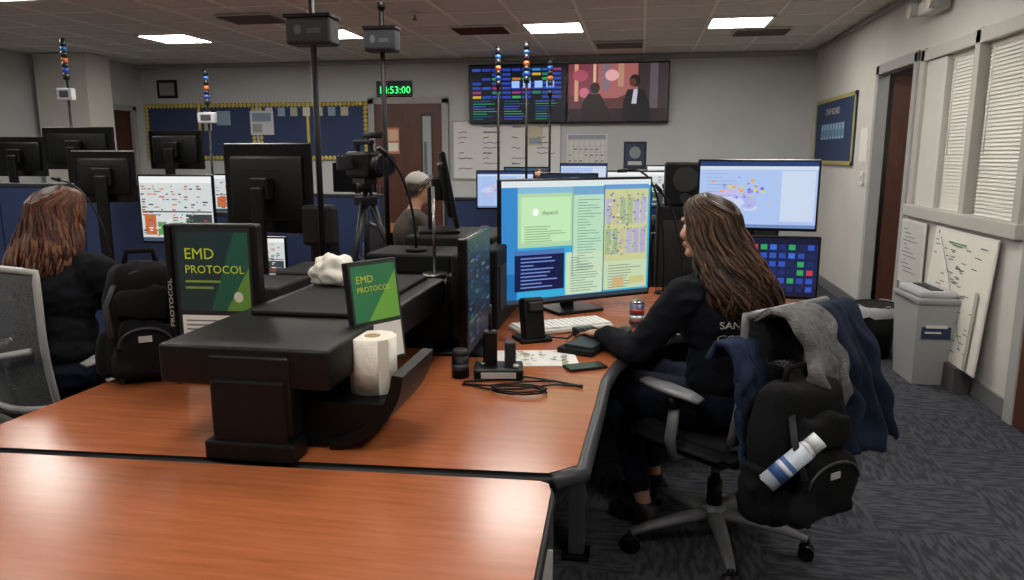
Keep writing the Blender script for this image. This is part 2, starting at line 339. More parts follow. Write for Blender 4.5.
BING=mat('a2a3a3',.5); 
m=M()
def frust(m,w0,d0,w1,d1,z0,z1,mm):
    vs=[(sx*w/2,sy*d/2,z) for (w,d,z) in ((w0,d0,z0),(w1,d1,z1)) for sx,sy in ((-1,-1),(1,-1),(1,1),(-1,1))]
    m.add(vs,[[3,2,1,0],[4,5,6,7]]+[[i,(i+1)%4,(i+1)%4+4,i+4] for i in range(4)],mm)
frust(m,.22,.34,.26,.42,0,.55,BING); m.box((0,0,.565),(.28,.45,.04),mat('8c8d8f',.5),bev=.012); 
m.box((0,0,.605),(.24,.38,.05),mat('a9aaab',.5),bev=.02); m.box((0,0,.632),(.08,.3,.006),BLK)
m.box((-.0,-.197,.38),(.18,.006,.12),mat('1f2c50',.6),rot=(-.07,0,0)); m.box((0,-.202,.40),(.13,.004,.02),WHT,rot=(-.07,0,0)); m.box((-.02,-.2,.36),(.1,.004,.012),WHT,rot=(-.07,0,0))
m.done('trash_can',(1.92,5.30,0),math.radians(2))
m=M(); m.cyl((0,0,0),(0,0,.4),.12,BLKM,r2=.155,n=24,cap=True); m.tube([(.157*math.cos(t*math.pi/12),.157*math.sin(t*math.pi/12),.4) for t in range(25)],.008,BLK)
bag=mat('b9bcc0',.35); vs=[];
for i in range(4):
    for k in range(24): 
        r=.160+[0,.008,.012,.006][i]+random.uniform(-.003,.004); vs.append((r*math.cos(k*math.pi/12),r*math.sin(k*math.pi/12),.41-[0,.02,.05,.09][i]+random.uniform(-.01,.01)))
m.add(vs,[[i*24+k,i*24+(k+1)%24,(i+1)*24+(k+1)%24,(i+1)*24+k] for i in range(3) for k in range(24)],bag,True); m.done('wastebasket',(1.77,5.84,0))

# ------------------------------------------------------------ desks
Z=.74
EDGE=mat('141416',.5,spec=.3)
main=[(-1.80,1.585),(-.20,1.68),(-.135,1.74),(-.12,2.20),(-.115,2.46),(-.09,2.65),(-.04,2.85),(.03,3.02),(.12,3.16),(.24,3.28),(.40,3.40),(.95,3.62),(.95,4.35),(-3.4,4.35),(-3.4,3.42),(-2.5,3.40),(-2.15,3.25),(-1.9,3.0),(-1.79,2.7),(-1.77,2.2)]
m=M(); m.prism(main,Z-.035,Z,DESK,edge=EDGE)
m.tube([(x,y,Z-.021) for x,y in main[0:12]],.014,EDGE)
m.tube([(x,y,Z-.021) for x,y in main[13:]+main[:1]],.014,EDGE)
m.tube([(x+.010,y,Z-.024) for x,y in main[1:11]],.024,mat('2e2f34',.4,spec=.35),n=10)
m.bx(-.98,-.92,1.75,4.2,0,Z-.036,BLKM); m.bx(-3.3,.9,4.22,4.26,0,Z-.036,BLKM)
for (a,b) in ((-.23,1.78),(-1.70,1.70),(-.2,2.6),(.85,4.2),(.85,3.75),(-3.3,3.6),(-3.3,4.2)):
    m.bx(a-.03,a+.03,b-.03,b+.03,0.02,Z-.036,mat('606164',.4,.6),.004); m.bx(a-.05,a+.05,b-.05,b+.05,0,.02,BLK,.004)
m.bx(-.36,-.28,1.9,2.5,.1,Z-.036,BLKM,.01)
m.bx(-.9,-.25,1.72,1.76,.08,Z-.036,BLKM)
m.done('workstation_desk')
near=[(-3.2,-.4),(-.17,-.3),(-.17,1.20),(-.182,1.58),(-.192,1.622),(-.215,1.634),(-1.8,1.555),(-3.2,1.48)]
m=M(); m.prism(near,Z-.035,Z,DESK,edge=EDGE)
m.tube([(x,y,Z-.022) for x,y in near[1:]],.012,EDGE)
m.bx(-.9,-.84,0,1.5,0,Z-.036,BLKM); m.bx(-3.1,-.3,1.40,1.44,.05,Z-.036,BLKM)
for (a,b) in ((-.26,1.5),(-.26,-.1),(-3.1,1.35),(-3.1,-.2)): m.bx(a-.03,a+.03,b-.03,b+.03,0,Z-.036,mat('606164',.4,.6),.004)
m.done('foreground_desk')
m=M(); m.bx(-.02,.02,-.004,0,0,.14,PAPER); m.done('desk_label',(-.215,1.748,.36))

# ---- divider / cable spine
m=M()
m.bx(-1.07,-.83,1.615,1.70,Z,Z+.05,BLK,.006)
m.bx(-1.05,-.85,1.625,2.45,Z,.95,BLK,.008)
m.bx(-1.20,-.74,1.645,2.75,.925,1.03,BLK,.010,3)
m.bx(-1.06,-.84,1.636,1.70,.80,1.01,BLK,.010,3)
m.bx(-1.14,-.80,2.0,2.72,1.03,1.045,BLKM,.006)
m.bx(-1.15,-.72,2.75,4.25,Z,1.02,BLK,.02,3)
m.bx(-1.12,-.75,2.9,3.2,1.02,1.10,BLKM,.01); m.bx(-1.08,-.66,3.3,3.8,1.02,1.13,BLKM,.01)
m.bx(-.74,-.60,3.1,4.1,Z,1.10,BLKM,.01)
for k in range(5): m.bx(-.602,-.594,3.15+k*.19,3.3+k*.19,.82,1.02,mat('232427',.6),.003)
cx,cz,R=-.80,.97,.225
arc=[(cx+R*math.cos(math.radians(a)),cz+R*math.sin(math.radians(a))) for a in range(-5,-91,-8)]
inner=[(cx+(R-.03)*math.cos(math.radians(a)),cz+(R-.03)*math.sin(math.radians(a))) for a in range(-5,-91,-8)]
SB=mat('060607',.5,spec=.25)
m.prism(arc+inner[::-1],1.72,2.00,SB,axis='y')
m.prism([(cx-.05,cz-R)]+[(cx-.05,.868),(cx+.16,.868)]+[(cx+.205*math.cos(math.radians(a)),cz+.215*math.sin(math.radians(a))) for a in range(-28,-91,-8)],1.735,1.765,SB,axis='y')
m.bx(-.86,-.62,1.76,2.00,.852,.868,SB,.004)
m.done('desk_divider')
m=M(); m.cyl((0,0,0),(0,0,.15),.064,mat('d9d3c8',.9,bump=(60,.3)),n=40); m.cyl((0,0,.1495),(0,0,.151),.022,mat('9a7b58',.8)); 
m.box((.045,-.045,.075),(.03,.001,.148),mat('d2ccc0',.9),rot=(0,0,.785)); m.done('paper_towel_roll',(-.705,1.86,.869))

GRN=mat('5f8f3a',.6)
m=M(); w=.265; m.bx(-w/2-.02,w/2+.02,0,.05,0,.54,BLK,.008)
m.bx(-w/2-.02,-w/2,-.02,.05,0,.54,BLK,.006)
it=[('r',0,0,1,1,mat('20262a',.35)),('r',.05,.47,.97,.97,mat('1b3a3e',.3)),('p',[(.45,.47),(.97,.47),(.97,.97),(.80,.97)],mat('1d5a4a',.3)),('p',[(.65,.47),(.97,.47),(.97,.75)],GRN),
 ('t','EMD',.14,.80,.052,mat('c5d93a',.5)),('t','PROTOCOL',.14,.71,.038,mat('c5d93a',.5)),('r',.14,.65,.6,.665,mat('7f9a4a',.5)),('r',.14,.61,.5,.625,mat('7f9a4a',.5)),('e',.82,.56,.06,.035,mat('c8c8b8',.5)),
 ('r',.07,.0,.95,.44,PAPER)]
for k in range(13): it.append(('r',.12,.40-.028*k,.12+random.uniform(.3,.75),.41-.028*k,mat('6f7276',.8)))
m.paint((-w/2,-.002,.01),(1,0,0),(0,0,1),w,.52,it)
vs_,fs_,w_=text_geo('PROTOCOL'); m.add([(-w/2-.003-v.y*.02,-.021,.2+v.x*.03) for v in vs_],fs_,mat('b0b0a8',.6))
m.done('protocol_sign',(-1.375,2.20,Z),math.radians(4))
m=M(); m.bx(-.09,.09,0,.02,.04,.34,BLK,.004); m.paint((-.085,-.002,.045),(1,0,0),(0,0,1),.17,.29,[('r',0,0,1,1,mat('27332c',.35)),('r',.04,.42,.96,.97,mat('2e7a50',.3)),('p',[(.3,.42),(.96,.42),(.96,.9)],mat('6fae45',.4)),('t','EMD',.12,.80,.030,mat('cbd94a',.5)),('t','PROTOCOL',.12,.71,.022,mat('cbd94a',.5)),('r',.05,.03,.95,.38,PAPER),('r',.1,.25,.8,.27,GRY),('r',.1,.18,.7,.2,GRY),('r',.1,.11,.75,.13,GRY)])
m.bx(-.015,.015,.005,.02,0,.06,BLK); m.bx(-.06,.06,-.01,.05,0,.01,BLK)
o=m.done('protocol_sign',(-.715,1.975,.869)); o.rotation_euler=(math.radians(-8),0,math.radians(58))
def crumple(name,loc,r,mm,amp=.25,fr=9,sub=4):
    bm=bmesh.new(); bmesh.ops.create_icosphere(bm,subdivisions=sub,radius=1)
    for v in bm.verts:
        d=1+amp*noise.noise(v.co*2.2+V(loc)*fr)+amp*.4*noise.noise(v.co*6); v.co=V((v.co.x*r[0]*d,v.co.y*r[1]*d,max(v.co.z,-.6)*r[2]*d))
        v.co.z+=.6*r[2]
    m=M(); m.addbm(bm,mm,None,True); return m.done(name,loc)
crumple('paper_towel_wad',(-1.08,2.48,1.045),(.085,.07,.065),mat('d8d4ca',.9),.35)

# ------------------------------------------------------------ monitors
def map_items():
    it=[('r',0,0,1,1,E('a4bce6',.8)),('r',0,.93,1,1,E('1c3a70',.7)),('r',.0,.88,1,.93,E('c9d3e0',.8)),('r',0,0,1,.05,E('6f8bc0',.7))]
    for k in range(6): it.append(('e',.3+random.uniform(-.15,.15),.45+random.uniform(-.2,.2),random.uniform(.06,.12),random.uniform(.05,.1),E(random.choice(['b8b4e0','c4cce8','a8b0e0']),.8)))
    for k in range(40): 
        a,b=random.gauss(.38,.10),random.gauss(.55,.1); it.append(('e',a,b,random.uniform(.006,.022),random.uniform(.008,.03),E(random.choice(['d8cc5a','e0a850','6f6fd0','8f7fe0','b8b0d8']),.8)))
    for k in range(14):
        y=.1+.055*k; it.append(('r',.06,y,.2+.04*(k%4),y+.005,E('7088b8',.7)))
    it.append(('r',.70,.1,.98,.86,E('c3cfe6',.8)))
    return it
def cad_items(seed=1):
    R=random.Random(seed)
    it=[('r',0,0,1,1,E('c9cfd0',.8)),('r',0,.9,1,1,E('e0e2e2',.85)),('r',0,.0,1,.06,E('40556a',.6)),('r',.02,.45,.98,.47,E('3f444a',.7)),('r',.62,.08,.98,.42,E('3a3f46',.7)),('r',.04,.1,.2,.42,E('c8683a',.7)),('r',.22,.1,.34,.3,E('5f9a5a',.7))]
    for k in range(150):
        a=.03+.085*R.randrange(11);b=.08+.04*R.randrange(20); it.append(('r',a,b,a+R.uniform(.02,.075),b+.02,E(R.choice(['3a3a3a','b8483a','5f9a5a','d08a4a','8a8f94','e6e8e8','2a2c30']),.7)))
    return it
def term_items(seed=1,bg='06101c',k_=1.0):
    R=random.Random(seed); it=[('r',0,0,1,1,E(bg,.8*k_))]
    for k in range(50):
        a=R.choice([.05,.3,.55,.78]); b=R.uniform(.06,.9); it.append(('r',a,b,a+R.uniform(.05,.18),b+.02,E(R.choice(['2d7ac0','8fb0d0','2fa060','5a60b0']),.7*k_)))
    return it
def keys_items():
    it=[('r',0,0,1,1,E('0b1230',.8)),('r',.55,.15,1,.9,E('14204a',.8))]
    R=random.Random(4)
    for r_ in range(6):
        for c_ in range(12):
            it.append(('r',.03+c_*.08,.08+r_*.145,.085+c_*.08,.17+r_*.145,E(R.choice(['2846a0','3a6ac8','b03a4a','2f9a5a','3050b0','1b2a60','1b2a60','18244e','18244e']),.8)))
    return it
def monitor(name,loc,w,h,yaw,zb,items=None,stand='foot',t=.035,tilt=0,bez=.012,back=BLK):
    m=M(); zc=zb+h/2
    m.X=Matrix.Translation((0,0,zc))@Matrix.Rotation(tilt,4,'X')
    m.box((0,0,0),(w,t*.6,h),BLKG,bev=.006); m.box((0,t*.45,0),(w*.82,t*.9,h*.72),back,bev=.018,seg=3)
    for k in range(7): m.box((0,t*.9+.001,h*.2-.02*k),(w*.4,.003,.006),BLKM)
    if items: m.paint((-w/2+bez,-t*.3-.0006,-h/2+bez*1.3),(1,0,0),(0,0,1),w-2*bez,h-2.3*bez,items,.0001)
    m.X=Matrix.Identity(4)
    m.box((0,t+.02,zc),(.11,.05,.11),BLK,bev=.008)
    if stand=='foot':
        m.box((0,t+.05,zc/2+.01),(.07,.035,zc),BLK,bev=.01); m.box((0,.05,.008),(.26,.2,.016),BLK,bev=.006)
    elif stand=='arm':
        m.cyl((0,t+.05,zc),(0,t+.16,zc-.02),.025,DGR); m.cyl((0,t+.16,.01),(0,t+.16,zc+.05),.022,DGR); m.cyl((0,t+.16,0),(0,t+.16,.015),.06,DGR)
    return m.done(name,loc,yaw)
big=[('r',0,0,1,1,E('2c9cc8',.9)),('r',0,0,.10,1,E('2f7fc0',.85)),('r',0,.0,.09,.25,E('1268a8',.85)),('r',0,.95,1,1,E('d5dfe0',.8)),
 ('r',.10,.46,.46,.95,E('a5c8a0',.85)),('r',.12,.50,.44,.87,E('b2d6a8',.9)),('r',.10,.9,.46,.95,E('7fb3d0',.8)),
 ('r',.455,.22,.67,.94,E('acd0b4',.85)),('r',.46,.88,.67,.94,E('6f9fc4',.8)),
 ('r',.67,.30,.985,.96,E('bcc08c',.85)),('r',.67,.92,.985,.96,E('5f94c8',.8)),
 ('r',.08,.10,.40,.44,E('061040',.9)),('r',.08,.40,.40,.44,E('4a70b0',.8)),
 ('r',.41,.04,.66,.40,E('bcd2b4',.85)),('r',.66,.05,.985,.30,E('b8cca8',.85)),('r',.0,.0,1,.035,E('303e4c',.7)),
 ('r',.665,.04,.672,.96,E('3f6f94',.7)),('r',.452,.2,.457,.95,E('5f8f94',.7))]
R=random.Random(3)
for k in range(12):
    a=.68+.05*(k%6); b=.36+.26*(k//6); big.append(('r',a,b,a+.04,b+.22,E(R.choice(['a8a4c4','9cb088','c0b890','b0acc8']),.8)))
for k in range(110): 
    a=R.uniform(.68,.96);b=R.uniform(.34,.89); big.append(('r',a,b,a+R.uniform(.005,.02),b+R.uniform(.006,.02),E(R.choice(['7f78b0','a098bc','84986a','dcd89a','5f6fa8','a8a474']),.8)))
for k in range(9): big.append(('r',.11,.13+.03*k,.11+R.uniform(.08,.26),.14+.03*k,E('6f88c8',.8)))
for k in range(26): big.append(('r',.475,.25+.0235*k,.475+R.uniform(.05,.17),.255+.0235*k,E('6f8a80',.7)))
for k in range(14): big.append(('r',.43,.07+.022*k,.43+R.uniform(.05,.2),.076+.022*k,E('7f8f86',.7)))
for k in range(9): big.append(('r',.69,.07+.024*k,.69+R.uniform(.1,.25),.077+.024*k,E(R.choice(['7f9a70','8a9086']),.7)))
for k in range(7): big.append(('r',.13,.51+.02*k,.2+R.uniform(.03,.2),.517+.02*k,E('8fac8c',.7)))
big+=[('e',.2,.75,.018,.03,E('e8efe8',.9)),('t','dispatch',.24,.73,.026,E('35603f',.6)),('r',.72,.08,.80,.16,E('c8a878',.8)),('r',.84,.1,.95,.16,E('c0bc80',.8))]
monitor('computer_monitor',(-.295,3.58,Z),.86,.60,math.radians(36.7),.055,big,t=.045)
monitor('computer_monitor',(.60,4.06,Z),.61,.37,math.radians(-4),.37,map_items(),'arm')
monitor('computer_monitor',(.62,4.01,Z),.60,.33,math.radians(-4),.02,keys_items(),None)
monitor('computer_monitor',(-.63,2.80,Z),.50,.44,math.radians(92),.03,term_items(2,'142a44',.3),t=.06)
monitor('computer_monitor',(-.93,3.55,1.13),.46,.36,math.radians(107),.03,term_items(3),tilt=-.18)
monitor('computer_monitor',(-1.86,3.52,Z),.54,.45,math.radians(180-12),.37,cad_items(5))
m=M(); m.box((0,0,.25),(.10,.16,.5),BLK,bev=.02); m.box((0,0,.01),(.25,.25,.02),BLK,bev=.008); m.box((.0,-.05,.42),(.16,.1,.2),BLKM,bev=.02); m.done('monitor_stand',(-1.56,3.5,Z))
monitor('computer_monitor',(-2.70,4.0,Z),.48,.41,math.radians(2),.24,cad_items(9),'foot')
monitor('computer_monitor',(-2.30,4.12,Z),.42,.26,math.radians(5),.02,cad_items(12),'foot')
monitor('computer_monitor',(-3.28,4.15,Z),.36,.32,math.radians(200),.47,None)

PART=mat('1e2f54',.85,bump=(150,.1)); 
def partition(loc,w,h,yaw=0):
    m=M(); m.box((0,0,h/2+.03),(w,.05,h-.02),PART,bev=.01); m.box((0,0,h+.02),(w+.02,.06,.03),DGR,bev=.006); m.box((0,0,.02),(w+.02,.06,.04),DGR)
    for a in (-w/2,w/2): m.box((a,0,h/2),(.03,.062,h),DGR,bev=.004)
    for k in (1,2): m.box((-w/2+w*k/3,0,h/2+.03),(.008,.054,h-.04),BLK)
    return m.done('cubicle_screen',loc,yaw)
partition((-4.0,4.44,0),1.9,1.28); partition((-2.5,4.50,0),.98,1.1)
partition((-3.4,6.45,0),2.2,1.12); partition((-.4,6.42,0),2.6,1.1); partition((-5.8,5.75,0),1.6,1.2)
def far_desk(x0,x1,y0,y1):
    m=M(); m.bx(x0,x1,y0,y1,Z-.03,Z,DESK,.004)
    for a in (x0+.05,x1-.05):
        for b in (y0+.05,y1-.05): m.bx(a-.025,a+.025,b-.025,b+.025,0,Z-.03,DGR)
    m.bx(x0,x1,y1-.03,y1,.1,Z-.03,BLKM); return m.done('office_desk')
far_desk(-1.25,1.0,5.68,6.35); far_desk(-4.9,-2.4,4.72,5.45); far_desk(-1.7,.9,7.4,8.2); far_desk(-6.6,-5.1,4.9,5.6); far_desk(-4.3,-2.4,7.3,8.1)
B=[(-4.02,4.85,.56,.30,182,.66,None),(-4.75,5.1,.46,.3,180,.60,None),(-3.38,5.05,.46,.28,175,.66,None),(-2.85,5.0,.4,.28,20,.35,cad_items(31)),
(-1.10,6.05,.48,.32,10,.32,map_items()),(-.58,6.1,.48,.32,-5,.30,term_items(8,'0e2238')),(-.04,6.1,.48,.30,5,.34,cad_items(14)),(.52,6.0,.46,.3,-8,.30,None),
(-1.2,7.9,.5,.32,8,.32,term_items(11,'28485e')),(-.6,7.9,.5,.32,0,.36,map_items()),(.3,7.9,.5,.3,0,.36,cad_items(22)),(-3.9,7.8,.5,.32,0,.36,map_items()),(-3.1,7.8,.5,.32,0,.36,None),(-5.9,5.2,.5,.32,170,.5,None)]
for (x,y,w,h,a,zb,itm) in B: monitor('computer_monitor',(x,y,Z),w,h,math.radians(a),zb,itm)
m=M(); m.box((0,0,.13),(.24,.22,.26),BLK,bev=.015); m.cyl((0,-.111,.16),(0,-.115,.16),.075,DGR); m.cyl((0,-.111,.05),(0,-.115,.05),.03,DGR); m.done('speaker',(.26,4.64,1.20))
m=M(); m.bx(.1,.8,4.5,4.85,0,1.20,BLKM,.01); m.bx(.12,.44,4.495,4.5,.1,1.12,DGR); m.bx(.46,.78,4.495,4.5,.1,1.12,DGR); m.cyl((.42,4.49,.6),(.42,4.48,.6),.01,CHR); m.done('storage_cabinet')
m=M(); m.box((0,0,.12),(.4,.42,.24),mat('b8b8b4',.5),bev=.02); m.box((0,-.02,.26),(.36,.36,.05),mat('8a8a88',.5),bev=.01); m.box((0,-.212,.1),(.3,.01,.05),BLK); m.done('printer',(-.15,7.68,Z))

def light_pole(loc,zt,box_at=None,stack=False,r=.009,bw=.2):
    m=M(); m.cyl((0,0,0),(0,0,.012),.06,BLK); m.cyl((0,0,.01),(0,0,zt-loc[2]),r,BLK,n=12)
    h=zt-loc[2]
    if box_at:
        z=box_at-loc[2]; m.box((0,0,z),(bw,bw*.55,.10),mat('1d1f22',.5),bev=.01); m.box((0,0,z+.055),(bw*1.04,bw*.6,.012),BLK)
        m.paint((-bw*.42,-bw*.28-.001,z-.035),(1,0,0),(0,0,1),bw*.84,.07,[('r',0,0,1,1,mat('24262a',.5)),('e',.25,.55,.10,.26,mat('50565e',.5)),('r',.5,.35,.85,.6,mat('444a52',.5))])
        m.cyl((0,0,h),(0,0,h+.03),.018,BLK)
    if stack:
        z=h
        for c,l in (('15161a',.05),('1f4fa8',.035),('15161a',.04),('c8642a',.035),('15161a',.05),('2f6ab0',.03),('15161a',.05)):
            m.cyl((0,0,z),(0,0,z+l),.022,mat(c,.35),n=16); z+=l
        m.cyl((0,0,z),(0,0,z+.015),.022,BLK,r2=.012)
    return m
m=light_pole((-1.26,2.80,Z),2.13,1.965,r=.012,bw=.18); m.done('signal_pole',(-1.26,2.80,Z))
m=light_pole((-1.20,3.42,Z),2.16,2.02,r=.012,bw=.15); m.done('signal_pole',(-1.20,3.42,Z))
def stackpole(x,y,z0,zt,lab=True,bw=.13):
    m=light_pole((x,y,z0),zt-.31,None,True,r=.010)
    if lab:
        z=zt-.42-z0; m.box((0,-.02,z),(bw,.05,.09),mat('b9bcc0',.5),bev=.008); m.box((0,-.046,z),(bw*.6,.002,.05),mat('3a3d42',.5))
    m.done('stack_light',(x,y,z0))
stackpole(-4.36,5.2,Z,2.38); stackpole(-3.72,6.05,0,2.24,True,.16); stackpole(-1.10,5.75,Z,2.32,False); stackpole(-.88,5.75,Z,2.35,False); stackpole(-.76,6.25,Z,2.29,False)

m=M(); hz=1.30
for a in (90,210,330):
    c,s_=math.cos(math.radians(a)),math.sin(math.radians(a)); m.cyl((c*.05,s_*.05,hz-.12),(c*.38,s_*.38,0.01),.017,BLK,r2=.012); m.cyl((c*.04,s_*.04,hz-.15),(c*.2,s_*.2,.75),.02,DGR)
    m.cyl((0,0,.75),(c*.2,s_*.2,.85),.006,DGR)
m.cyl((0,0,.72),(0,0,hz),.02,DGR); m.box((0,0,hz-.1),(.12,.12,.06),BLK,bev=.01); m.cyl((0,0,hz-.04),(0,0,hz+.02),.055,BLK); m.box((0,0,hz+.03),(.10,.16,.04),DGR,bev=.005)
m.cyl((.03,.05,hz),(.25,.30,hz-.12),.011,BLK)
m.box((0,0,hz+.14),(.14,.28,.17),BLK,bev=.02); m.cyl((0,-.13,hz+.14),(0,-.24,hz+.14),.055,BLK,r2=.062); m.cyl((0,-.24,hz+.14),(0,-.29,hz+.14),.07,BLK)
m.cyl((0,-.288,hz+.14),(0,-.292,hz+.14),.055,mat('101828',.1))
m.box((0,0,hz+.285),(.03,.24,.03),BLK,bev=.008); m.box((0,-.09,hz+.25),(.03,.025,.06),BLK); m.box((0,.09,hz+.25),(.03,.025,.06),BLK)
m.cyl((.04,-.18,hz+.33),(.04,.05,hz+.33),.02,BLKM); m.cyl((.03,0,hz+.29),(.04,0,hz+.33),.01,BLK); m.box((-.13,.03,hz+.15),(.11,.025,.09),DGR,bev=.005); m.box((0,.17,hz+.18),(.05,.08,.05),BLK,bev=.008)
m.done('video_camera',(-1.82,4.76,0),math.radians(50))
def goose(name,loc,pts,tip=.012):
    m=M(); m.cyl((0,0,0),(0,0,.015),.045,BLK); m.tube(pts,.006,BLK); p=V(pts[-1]); q=V(pts[-2]); d=(p-q).normalized(); m.cyl(p,p+d*.05,tip,BLK,r2=tip*.7); m.done(name,loc)
def bez(a,b,c,d,n=12): 
    a,b,c,d=map(V,(a,b,c,d)); return [a*(1-t)**3+b*3*t*(1-t)**2+c*3*t*t*(1-t)+d*t**3 for t in [i/n for i in range(n+1)]]
goose('desk_microphone',(.14,4.15,Z),bez((0,0,.01),(0,0,.45),(-.05,0,.72),(-.22,-.05,.68)))
goose('desk_microphone',(.22,3.85,Z),bez((0,0,.01),(0.02,0,.3),(-.05,0,.5),(-.12,-.05,.58)))
goose('desk_microphone',(-.93,3.0,1.10),bez((0,0,.01),(0,0,.2),(-.05,0,.35),(-.10,-.05,.40)))
goose('desk_microphone',(-3.0,3.8,Z),bez((0,0,.01),(0,0,.3),(-.1,0,.6),(-.30,0,.62)))
m=M(); m.cyl((0,0,0),(0,0,.02),.05,CHR); m.cyl((0,0,0),(0,0,.36),.006,CHR); m.done('metal_rod',(-.80,2.82,1.02))

m=M(); m.X=Matrix.Rotation(math.radians(32),4,'Z'); KW=mat('c6c6c2',.5)
m.box((0,0,.012),(.44,.17,.02),KW,bev=.006)
for r_ in range(5):
    for c_ in range(15): m.box((-.20+c_*.0286,-.06+r_*.03,.026),(.024,.025,.008),mat('dcdcd8',.5),bev=.002)
m.done('keyboard',(-.33,3.20,Z))
m=M(); m.X=Matrix.Rotation(math.radians(30),4,'Z'); m.box((0,0,.02),(.10,.13,.035),BLK,bev=.008); m.paint((-.04,-.05,.0385),(1,0,0),(0,1,0),.08,.1,[('r',.05,.5,.95,.95,mat('2f3d4a',.2))]); 
for k in range(9): m.box((-.025+.025*(k%3),-.04+.022*(k//3),.041),(.018,.014,.006),DGR,bev=.002)
m.done('keypad',(-.20,3.06,Z))
m=M(); m.ell((0,0,.012),(.032,.055,.018),BLK); m.done('computer_mouse',(-.05,3.16,Z))
m=M(); CAN=mat('b8bcc4',.3,.8); m.cyl((0,0,.004),(0,0,.012),.026,CHR,r2=.033); m.cyl((0,0,.012),(0,0,.108),.033,mat('4a5670',.3,.4),n=32); m.cyl((0,0,.108),(0,0,.120),.033,CHR,r2=.027,n=32); m.cyl((0,0,.12),(0,0,.122),.027,CHR)
m.cyl((0,0,.03),(0,0,.055),.0333,CAN,n=32); m.cyl((0,0,.065),(0,0,.085),.0333,mat('a03a3a',.3,.3),n=32); m.cyl((0,0,0),(0,0,.005),.026,CHR); m.box((.008,0,.124),(.02,.012,.003),CHR); m.done('soda_can',(.00,3.30,Z))
m=M(); it=[('r',0,0,1,1,mat('cfcfcb',.8))]
R=random.Random(5)
for k in range(40): a,b=R.uniform(.05,.85),R.uniform(.05,.85); it.append(('r',a,b,a+R.uniform(.03,.1),b+R.uniform(.02,.08),mat(R.choice(['6f8a9a','8aa87a','b0a070','5a6a7a','a88a80']),.8)))
m.box((0,0,.001),(.30,.22,.002),PAPER); m.paint((-.15,-.11,.0025),(1,0,0),(0,1,0),.30,.22,it,.0001); m.done('map_sheet',(-.37,2.70,Z),math.radians(12))
m=M(); m.box((0,0,.012),(.15,.20,.024),BLKM,bev=.004); m.box((.01,.0,.03),(.12,.16,.012),mat('1c2430',.5),bev=.003); m.done('notebook',(-.20,2.86,Z),math.radians(-20))
m=M(); m.box((0,0,.006),(.075,.15,.010),BLKG,bev=.004); m.done('smartphone',(-.18,2.60,Z),math.radians(-60))
m=M(); m.box((0,0,.02),(.17,.12,.04),BLK,bev=.008); m.box((-.03,.02,.09),(.05,.04,.14),BLK,bev=.008); m.box((.04,.02,.07),(.04,.035,.10),DGR,bev=.006); m.cyl((-.03,.02,.15),(-.03,.02,.25),.006,BLK); m.cyl((-.055,0,.04),(-.055,0,.05),.012,CHR); m.cyl((.06,-.03,.04),(.06,-.03,.05),.01,LGR)
m.box((.0,-.062,.02),(.12,.003,.02),LGR); m.done('radio_charger',(-.47,2.45,Z),math.radians(10))
m=M()
for k in range(3): m.tube([V((.1*j-.15,-.05*math.sin(j*1.3+k)+.03*k,.006)) for j in range(5)],.0035,BLK,n=6)
m.tube([(.09*math.cos(t*.5)+.05,.05*math.sin(t*.5)-.05,.005+.0006*t) for t in range(26)],.0035,BLK,n=6); m.done('cable_coil',(-.42,2.33,Z))
m=M(); m.box((0,0,.09),(.09,.07,.18),BLK,rot=(-.2,0,0),bev=.012); m.box((.0,-.04,.15),(.06,.03,.04),DGR,rot=(-.2,0,0),bev=.006); m.tube([(.04,0,.02),(.08,-.02,.01),(.14,-.05,.006),(.2,.02,.006)],.004,BLK,n=6); m.box((0,0,.008),(.14,.12,.016),BLK,bev=.006); m.done('desk_phone',(-.43,2.98,Z),math.radians(30))
m=M(); m.cyl((0,0,0),(0,0,.08),.03,BLK,n=24); m.cyl((0,0,.08),(0,0,.1),.031,DGR,r2=.022,n=24); m.cyl((0,0,.03),(0,0,.05),.0305,mat('303848',.5),n=24); m.done('travel_mug',(-.60,2.42,Z))
m=M(); m.cyl((0,0,0),(0,0,.16),.035,mat('5a3a6a',.3),n=24); m.cyl((0,0,.16),(0,0,.2),.03,BLK,n=20); m.done('water_bottle',(-1.95,3.3,Z))
for (x,y,z,c) in ((-1.45,3.15,Z,'121214'),(-1.5,2.75,Z,'18181b')):
    m=M(); m.box((0,0,.13),(.26,.30,.26),mat(c,.6),bev=.01); m.box((0,-.152,.16),(.18,.004,.06),DGR); m.box((0,-.155,.2),(.05,.01,.01),LGR); m.done('drawer_box',(x,y,z))

